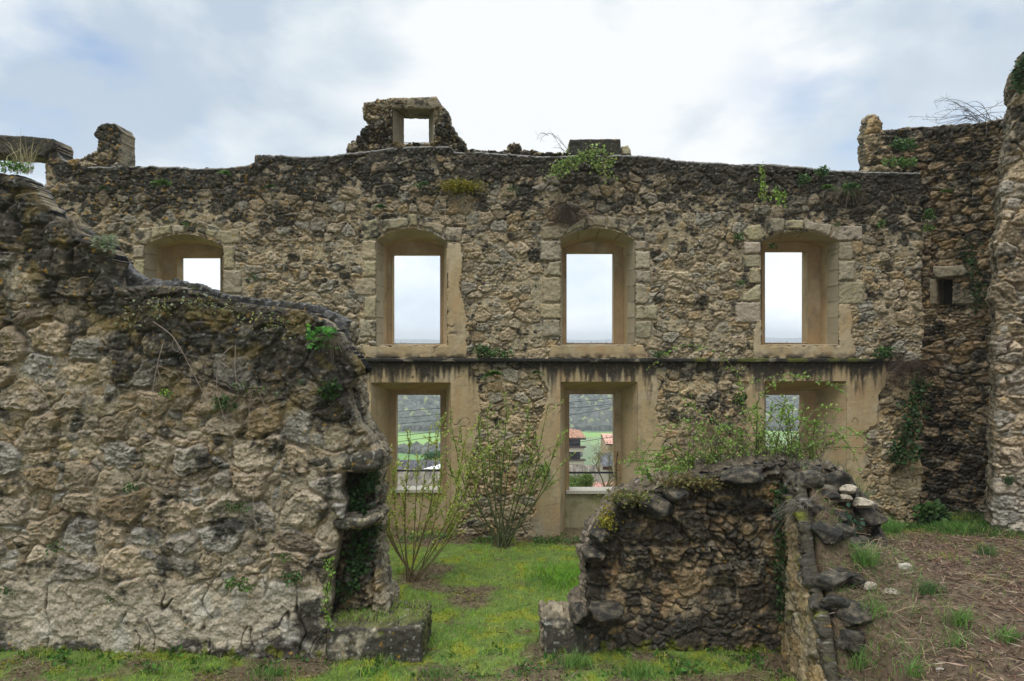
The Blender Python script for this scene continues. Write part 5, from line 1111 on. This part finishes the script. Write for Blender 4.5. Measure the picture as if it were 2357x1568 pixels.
for lb, x, y, w_, h_, sd_ in [('flat pale stone on top of the little pile on the low wall', 1952, 1126, 44, 22, 11), ('lower pale stone of the little pile on the low wall', 1945, 1146, 34, 20, 12), ('grey slab stone right of the little pale pile', 1985, 1158, 50, 26, 13)]:
    put_rock('loose_stone', lb, 'stone', x, y, 7.95, w_, h_, sd_, (.42,.36,.27), -.4, 'stones piled on the low wall')
# grass and dry stalks growing on the head of the low wall
m = MB(); n = 1500; U = rs.uniform(1400, 2000, n); Yp = np.interp(U, [p[0] for p in RTOP], [p[1] for p in RTOP]); P = np.array([PT(a, b + 6, 8.25 + rs.uniform(0, .5)) for a, b in zip(U, Yp)])
k = rs.rand(n) < .5; col = np.where(k[:, None], np.array([.28, .22, .14]), np.array([.10, .18, .04])); m.blades(P, rs.uniform(.06, .20, n), .0035, col, .7, 3)
o = m.build('wall_top_grass', M_GRASS); tag(o, 'mixed dry and green grass growing along the head of the low wall', 'grass', kind='stuff')
m = MB(); n = 2600; Y = rs.uniform(6.0, 8.3, n); X = 3.3 - .143 * (8.4 - Y) + rs.uniform(.12, 1.1, n) ** 1.3; P = np.stack([X, Y, ground_z(X, Y)], 1); k = rs.rand(n) < .55
m.blades(P, rs.uniform(.05, .17, n), .0032, np.where(k[:, None], np.array([.30, .23, .15]), np.array([.13, .26, .05])), .9, 3)
o = m.build('bank_grass', M_GRASS); tag(o, 'dry and green grass tangled over the bank behind the stub wall', 'grass', kind='stuff')
m = MB(); n = 900; U = rs.uniform(772, 968, n); P = np.array([PT(a, 1434, 0)[0:1] + (0, 0) for a in U]); dd = rs.uniform(7.95, 8.7, n)
P = np.array([(PT(a, 1434, 7.9)[0], b, PT(a, 1440, 7.86)[2] + .0) for a, b in zip(U, dd)]); m.blades(P, rs.uniform(.03, .12, n), .003, gcolr(P), .6, 2)
o = m.build('ledge_grass', M_GRASS); tag(o, 'green grass on top of the left foundation block', 'grass', kind='stuff')

# ------------------------------------------------------------------ railings, wires, village and valley
for lb, x0, x1, y in [('black railing bar across the left lower window', 908, 1018, 1083.5), ('black railing bar across the middle lower window', 1308, 1418, 1088), ('black railing bar across the right lower window', 1758, 1858, 1090)]:
    d = D0 + DB + .2; a = PT(x0, y, d); b = PT(x1, y, d); c = ((a[0] + b[0]) / 2, d, a[2]); m = MB()
    m.tube([(a[0] - c[0], 0, 0), (b[0] - c[0], 0, 0)], .020, .020, 8); o = m.build('railing', M_METAL); o.location = c
    for v in (a[0] - c[0] + .015, b[0] - c[0] - .015): pass
    tag(o, lb, 'railing', 'railing bars across the lower windows')
for lb, pts in [('overhead wire seen through two lower windows, highest one', [(800,957),(910,948),(1013,940),(1180,932),(1311,926),(1415,916),(1560,898),(1700,878)]), ('overhead wire, second from the top', [(800,972),(910,963),(1013,954),(1180,946),(1311,939.5),(1415,929.5),(1560,912),(1700,892)]), ('overhead wire, third from the top', [(800,986),(910,977),(1013,968),(1180,964),(1311,955.5),(1415,938),(1560,914),(1700,886)]),
                ('overhead wire crossing the pale green field', [(800,1013),(910,1004),(1013,993),(1180,972)]), ('overhead wire in front of the hedgerow', [(800,1030),(910,1018),(1013,1004),(1180,985)]), ('overhead wire between the brown house and the pink roof', [(1200,1034),(1311,1021),(1415,1005),(1560,985)]),
                ('overhead wire in the right lower window, upper one', [(1700,958),(1774,936),(1853,913),(1950,885)]), ('overhead wire in the right lower window, middle one', [(1700,990),(1795,961),(1853,938),(1950,900)]), ('overhead wire in the right lower window, lower one', [(1700,1045),(1800,985),(1853,955),(1950,900)])]:
    m = MB(); c = PT(*pts[1], 34); cv = cr_curve([tuple(Vector(PT(x, y, 34)) - Vector(c)) for x, y in pts], 5); m.tube(cv, .014, .014, 4); o = m.build('overhead_wire', M_WIRE); o.location = c; tag(o, lb, 'wire', 'overhead wires beyond the ruin')

def fmat(name, c, amt=.2, sc=6, rough=.9): return material(name, sc, amt, 0, rough, base=c)
T_OLD = material('old_tiles', 2.5, .45, 0); T_RED = fmat('red_tiles', (.42, .17, .12), .35, 3); T_PINK = fmat('pink_tiles', (.50, .27, .20), .35, 3); T_BRN = fmat('brown_tiles', (.34, .19, .12), .35, 3)
B_DARK = fmat('dark_boards', (.065, .035, .03)); B_CREAM = fmat('cream_paint', (.50, .44, .34)); B_PEACH = fmat('peach_wall', (.52, .36, .25)); B_WHITE = fmat('white_paint', (.75, .75, .73), .05); B_SLATE = fmat('dark_slate', (.10, .10, .105), .3, 4)
B_GLASS = fmat('window_glass', (.03, .035, .045), .05, 2, .2)
def tiled(m, e0, e1, r0, r1, rowsp=.28, colr=(.25, .2, .15), th=.07):
    """a roof slope of overlapping barrel tile rows between eave e0-e1 and ridge r0-r1"""
    e0, e1, r0, r1 = map(Vector, (e0, e1, r0, r1)); w_ = (e1 - e0).length; n = max(3, int(w_ / rowsp)); nrm = (e1 - e0).cross(r0 - e0).normalized()
    if nrm.z < 0: nrm = -nrm
    k = 8 * n; V = []; S = max(2, int((r0 - e0).length / .4))
    for j in range(S + 1):
        for i in range(k + 1):
            t = i / k; a = e0.lerp(e1, t); b = r0.lerp(r1, t); s_ = j / S; p = a.lerp(b, s_) + nrm * (th * abs(math.sin(t * n * math.pi)) + .015 * (j % 2)); V.append(tuple(p))
    q = [(j * (k + 1) + i, j * (k + 1) + i + 1, (j + 1) * (k + 1) + i + 1, (j + 1) * (k + 1) + i) for j in range(S) for i in range(k)]
    rr = np.array(V); c = np.array(colr) * (1 + .8 * noise2(rr[:, 0] * 3.1, rr[:, 1] * 2.6, 9) + .35 * rs.uniform(-1, 1, len(rr)))[:, None]
    m.add(V, q, col=np.clip(c, .03, .7))
def house(name, label, loc, W_, D_, H_, rise, wallm, roofc, windows=(), hip=False, over=.35, roofm=None, ridge_x=True, group=None, chim=False):
    root = empty(name, loc, label, 'house', group); x, y, z = loc
    m = MB(); m.box(x - W_ / 2, x + W_ / 2, y, y + D_, z, z + H_)
    m.build('wall', wallm, root)
    m = MB(); a = over; hx = W_ / 2
    if hip: ra, rb = Vector((x - max(0, hx - D_ / 2), y + D_ / 2, z + H_ + rise)), Vector((x + max(0, hx - D_ / 2), y + D_ / 2, z + H_ + rise))
    else: ra, rb = Vector((x - hx - a, y + D_ / 2, z + H_ + rise)), Vector((x + hx + a, y + D_ / 2, z + H_ + rise))
    A = Vector((x - hx - a, y - a, z + H_)); B = Vector((x + hx + a, y - a, z + H_)); Cc = Vector((x + hx + a, y + D_ + a, z + H_)); Dd = Vector((x - hx - a, y + D_ + a, z + H_))
    tiled(m, A, B, ra, rb, colr=roofc); tiled(m, Cc, Dd, rb, ra, colr=roofc)
    if hip: tiled(m, B, Cc, rb, rb + Vector((0, .01, 0)), colr=roofc); tiled(m, Dd, A, ra, ra - Vector((0, .01, 0)), colr=roofc)
    else:
        m.poly([tuple(A + Vector((a, a, 0))), tuple(Dd + Vector((a, -a, 0))), tuple(ra + Vector((a, 0, 0)))], col=(.4, .33, .25)); m.poly([tuple(B + Vector((-a, a, 0))), tuple(Cc + Vector((-a, -a, 0))), tuple(rb - Vector((a, 0, 0)))], col=(.4, .33, .25))
    m.build('roof', roofm or T_OLD, root)
    m = MB(); m.box(A.x, B.x, A.y - .02, A.y + .1, A.z - .18, A.z - .01); m.build('fascia', B_WHITE if roofm is B_SLATE else B_DARK, root)
    for (wx, wz, ww, wh) in windows:
        m = MB(); m.box(x + wx, x + wx + ww, y - .06, y + .02, z + wz, z + wz + wh); f_ = m.build('window_frame_outer', B_CREAM, root); f_.name = 'window'
        m = MB(); m.box(x + wx + .08, x + wx + ww - .08, y - .075, y - .062, z + wz + .08, z + wz + wh - .08); m.build('pane', B_GLASS, f_)
    return root
def PX(px, d): return (px - CX) / F * d
def PZ(py, d): return CZ - (py - CY) / F * d
# tiled roofs under the left lower window
house('house', 'low old house with mossy grey barrel tiles just below the left lower window', (PX(962, 23), 22, PZ(1213, 22) - 3), 4.6, 9, 3.0, .95, B_CREAM, (.155, .135, .105), [(-1.2, 1, .8, 1.1), (.8, 1, .8, 1.1)])
house('house', 'house with a plain dark slate roof behind the mossy tiled one', (PX(930, 44) - 1, 41, PZ(1114, 41) - 4), 7.5, 8, 3.9, .75, B_CREAM, (.09, .09, .095), [(-2, 1.4, .9, 1.2)], roofm=material('slate_roof', 4, .25, 0))
sh = empty('shed', (PX(1004, 40), 38, PZ(1095, 38) - 1.5), 'small white roofed shed behind the tiled roof, right of the left lower window', 'shed'); x, y, z = sh.location
m = MB(); m.box(x - .7, x + .9, 38, 40, z, z + 1.5); m.build('wall', B_WHITE, sh); m = MB(); m.add([(x - .85, 37.8, z + 1.45), (x + 1.05, 37.8, z + 1.45), (x + 1.05, 40.2, z + 1.45), (x - .85, 40.2, z + 1.45), (x + .25, 37.8, z + 1.75), (x + .25, 40.2, z + 1.75)], [(0, 4, 5, 3), (1, 2, 5, 4)], [(0, 1, 4), (2, 3, 5)]); m.build('roof', B_WHITE, sh)
# brown boarded tower house
d = 138; k = d / F; zz = PZ(1070, d) - 8; th_ = empty('tower_house', (PX(1270, d), d, zz), 'brown boarded house of several storeys with cream balconies and a tiled hip roof', 'house'); x0, x1 = PX(1205, d), PX(1336, d)
m = MB(); m.box(x0, x1, d, d + 9, zz, PZ(1008, d)); m.build('wall', B_DARK, th_)
for yb, yt in ((1038, 1028.5), (1067, 1058)):
    m = MB(); m.box(x0 - .3, x1 + .65, d - 1.2, d + .02, PZ(yb, d), PZ(yt, d)); bal = m.build('balcony', B_CREAM, th_); m = MB(); m.box(x0 - .4, x1 + 1.0, d - 1.35, d - .1, PZ(yt, d), PZ(yt - 1.8, d)); m.build('handrail', B_DARK, bal)
m = MB(); m.box(x0 - .3, x1 + .3, d - .15, d - .02, PZ(1100, d) - 2, PZ(1068, d)); m.build('base_wall', B_CREAM, th_)
for yb, yt in ((1026, 1011), (1056, 1041)):
    for xx in (1312, 1325): m = MB(); m.box(PX(xx, d), PX(xx + 7, d), d - .08, d - .01, PZ(yb, d), PZ(yt, d)); m.build('window', B_GLASS, th_)
m = MB(); A, B, Cc, Dd = [Vector(p) for p in ((x0 - 1, d - 1.2, PZ(1006.5, d)), (x1 + 1.0, d - 1.2, PZ(1006.5, d)), (x1 + 1.0, d + 10, PZ(1006.5, d)), (x0 - 1, d + 10, PZ(1006.5, d)))]; ra = Vector((x0 + 4, d + 4.4, PZ(990, d))); rb = Vector((x1 - 4, d + 4.4, PZ(990, d)))
for a_, b_, c_, e_ in ((A, B, ra, rb), (B, Cc, rb, rb + Vector((0, .1, 0))), (Cc, Dd, rb, ra), (Dd, A, ra, ra + Vector((0, -.1, 0)))): tiled(m, a_, b_, c_, e_, .5, (.36, .20, .13), .12)
m.build('roof', T_OLD, th_)
m = MB(); m.box(A.x, B.x, A.y - .05, A.y + .1, A.z - .35, A.z); m.build('fascia', B_DARK, th_)
house('house', 'peach walled house with a pink tiled roof at the right of the middle lower window', (PX(1450, 98), 98, PZ(1100, 98) - 1), 6.0, 9, PZ(1021, 98) - PZ(1100, 98) + 1, .75, B_PEACH, (.55, .30, .23), [(-2.2, 2.2, .9, 1.3), (-2.2, 5.0, .9, 1.0)], over=.5)
house('garden_house', 'small dark slated house with a white fascia in the middle lower window', (PX(1437, 40), 40, PZ(1140, 40)), 1.9, 4, PZ(1072, 40) - PZ(1140, 40), .30, B_CREAM, (.10, .10, .105), [(-.7, .8, .4, .7)], roofm=material('slate_small', 4, .25, 0), over=.35)
m = MB(); m.box(PX(1410, 39), PX(1413.5, 39), 38.9, 39.0, PZ(1160, 39), PZ(1076, 39)); o = m.build('porch_post', B_WHITE); o.location = (0, 0, 0); tag(o, 'white post in front of the dark slated garden house', 'post')
house('house', 'old low house with weathered grey brown barrel tiles in the middle lower window', (PX(1335, 47), 46, PZ(1130, 46) - 3), 3.4, 6, 3.0, 1.15, B_CREAM, (.17, .145, .115), [(-1, 1, .6, .9)])
house('house', 'outbuilding with bright red tiles at the bottom of the middle lower window', (PX(1392, 31), 31, PZ(1162, 31) - 2), 1.5, 4, 2.0, .55, B_PEACH, (.33, .18, .14), [(-.4, .8, .4, .6)])
def bare_tree(name, label, cat, base, H, spread, seed, col, r0, leaf=None, leafn=0, lsz=.08, depth=5, group=None):
    r = random.Random(seed); root = empty(name, base, label, cat, group); tm = MB(); br = MB(); LP = []
    def go(p, dv, l, rad, lev):
        q_ = [p]; 
        for i in range(3): dv = (dv + Vector((r.gauss(0, .14), r.gauss(0, .14), r.gauss(.05, .08)))).normalized(); q_.append(q_[-1] + dv * l / 3)
        (tm if lev == 0 else br).tube(q_, rad, rad * .65, 5 if lev < 2 else 3, col)
        if lev >= depth - 2: LP.extend(q_[1:])
        if lev < depth:
            for i in range(r.choice((2, 3, 3) if lev else (4, 5))):
                nd = (dv * .8 + Vector((r.gauss(0, spread), r.gauss(0, spread), r.gauss(.25, .25)))).normalized(); go(q_[-1] if i else q_[2], nd, l * r.uniform(.6, .85), rad * .58, lev + 1)
    go(Vector(base), Vector((0, 0, 1)), H * .32, r0, 0)
    tm.build('trunk', M_BARK, root); br.build('crown', M_BARK, root)
    if leaf and LP:
        P = np.repeat(np.array([tuple(p) for p in LP]), leafn, 0); P += rs.normal(size=P.shape) * lsz * 1.4; f = MB(); f.leaves(P, rs.normal(size=P.shape), lsz, leaf, .7, .4); f.build('foliage', M_LEAF, root)
bt = PT(1383, 1150, 27); bare_tree('budding_tree', 'small budding tree with yellowish lichened branches in the middle lower window', 'tree', (bt[0], 27, bt[2] - .6), 3.1, .55, 3, (.20, .17, .07), .07, (.22, .24, .05), 1, .05)
bt = PT(1322, 1190, 24); bare_tree('green_bush', 'green bush at the lower left of the middle lower window', 'bush', (bt[0], 24, bt[2]), 1.9, .8, 4, (.12, .11, .05), .04, (.13, .19, .04), 9, .055)
bt = PT(1005, 1085, 60); bare_tree('green_bush', 'green trees behind the slate roof at the right of the left lower window', 'tree', (bt[0], 60, bt[2] - 1.5), 3.6, .8, 5, (.10, .10, .06), .06, (.06, .14, .05), 10, .14)
bt = PT(1790, 1110, 40); bare_tree('green_bush', 'bushes far below the right lower window', 'bush', (bt[0], 40, bt[2] - 1.0), 3.2, .8, 6, (.10, .10, .06), .06, (.12, .2, .05), 9, .10)
# hedgerow trees along the field edge and the wood on the far hillside
ICO = None
import bmesh
bm = bmesh.new(); bmesh.ops.create_icosphere(bm, subdivisions=1, radius=1); IV = np.array([v.co[:] for v in bm.verts]); IT = np.array([[v.index for v in f.verts] for f in bm.faces]); bm.free()
def blobs(name, P, R, cols, lab, cat):
    n = len(P); V = IV[None] * (1 + .38 * rs.uniform(-1, 1, (n, len(IV), 1))); V = V * R[:, None, None] * np.array([1, 1, 1.15]) + P[:, None]
    T = IT[None] + (np.arange(n) * len(IV))[:, None, None]; Cc = np.repeat(cols, len(IV), 0) * rs.uniform(.75, 1.25, (n * len(IV), 1))
    o = mesh(name, V.reshape(-1, 3), None, T.reshape(-1, 3), Cc, M_FAR, None, False); return tag(o, lab, cat, kind='stuff')
n = 520; X = rs.uniform(-95, 40, n); Y = 405 + (X + 60) * -.05 + rs.uniform(-1, 1, n) * (2 + 12 * ss(-75, -45, X)); R = rs.uniform(1.0, 2.6, n); cols = np.array([[.10, .105, .085], [.13, .125, .095], [.08, .085, .06]])[rs.randint(0, 3, n)]
blobs('hedgerow', np.stack([X, Y, land_z(X, Y) + R * .7], 1), R, cols, 'leafless hedgerow between two fields in the valley', 'hedgerow')
n = 26000; Y = 505 + 1050 * rs.rand(n) ** 1.25; X = rs.uniform(-.42, .62, n) * Y * 1.15; R = rs.uniform(1.6, 3.3, n) * (.8 + Y / 1300)
k = rs.rand(n); cols = np.where((k < .09)[:, None], np.array([.24, .26, .10]), np.where((k < .5)[:, None], np.array([.105, .11, .085]), np.array([.075, .085, .06])))
blobs('hillside_wood', np.stack([X, Y, land_z(X, Y) + R * .5], 1), R, cols, 'leafless wood with yellow green trees covering the far hillside', 'wood')
# distant mountains
xs_ = np.linspace(-2600, 2600, 160); V = []; 
for i, x in enumerate(xs_):
    hgt = 6 + 14 * (fbm(np.array([x * .0022]), np.array([3.]), 4, 130)[0] + .25) + 14 * math.exp(-((x - 1100) / 400) ** 2); V += [(x, 2700, -65), (x, 3000, max(2, min(36, hgt))), (x, 3500, -65)]
q = [(i * 3 + j, (i + 1) * 3 + j, (i + 1) * 3 + j + 1, i * 3 + j + 1) for i in range(159) for j in (0, 1)]
o = mesh('mountains', V, q, None, np.array([.09, .11, .10]), M_FAR); tag(o, kind='structure')
# air of the valley
HAZE = .0005
m = MB(); m.box(-2620, 2620, -320, 3700, -74, 40); o = m.build('haze', None); tag(o, 'pale moist air filling the valley', 'haze', kind='stuff')
hm = bpy.data.materials.new('haze'); hm.use_nodes = True; t = hm.node_tree; t.nodes.clear(); oo_ = N(t, 'ShaderNodeOutputMaterial'); pv = N(t, 'ShaderNodeVolumePrincipled')
pv.inputs['Density'].default_value = HAZE; pv.inputs['Color'].default_value = (.93, .965, 1, 1); pv.inputs['Anisotropy'].default_value = 0.2
t.links.new(pv.outputs[0], oo_.inputs['Volume']); o.data.materials.append(hm)
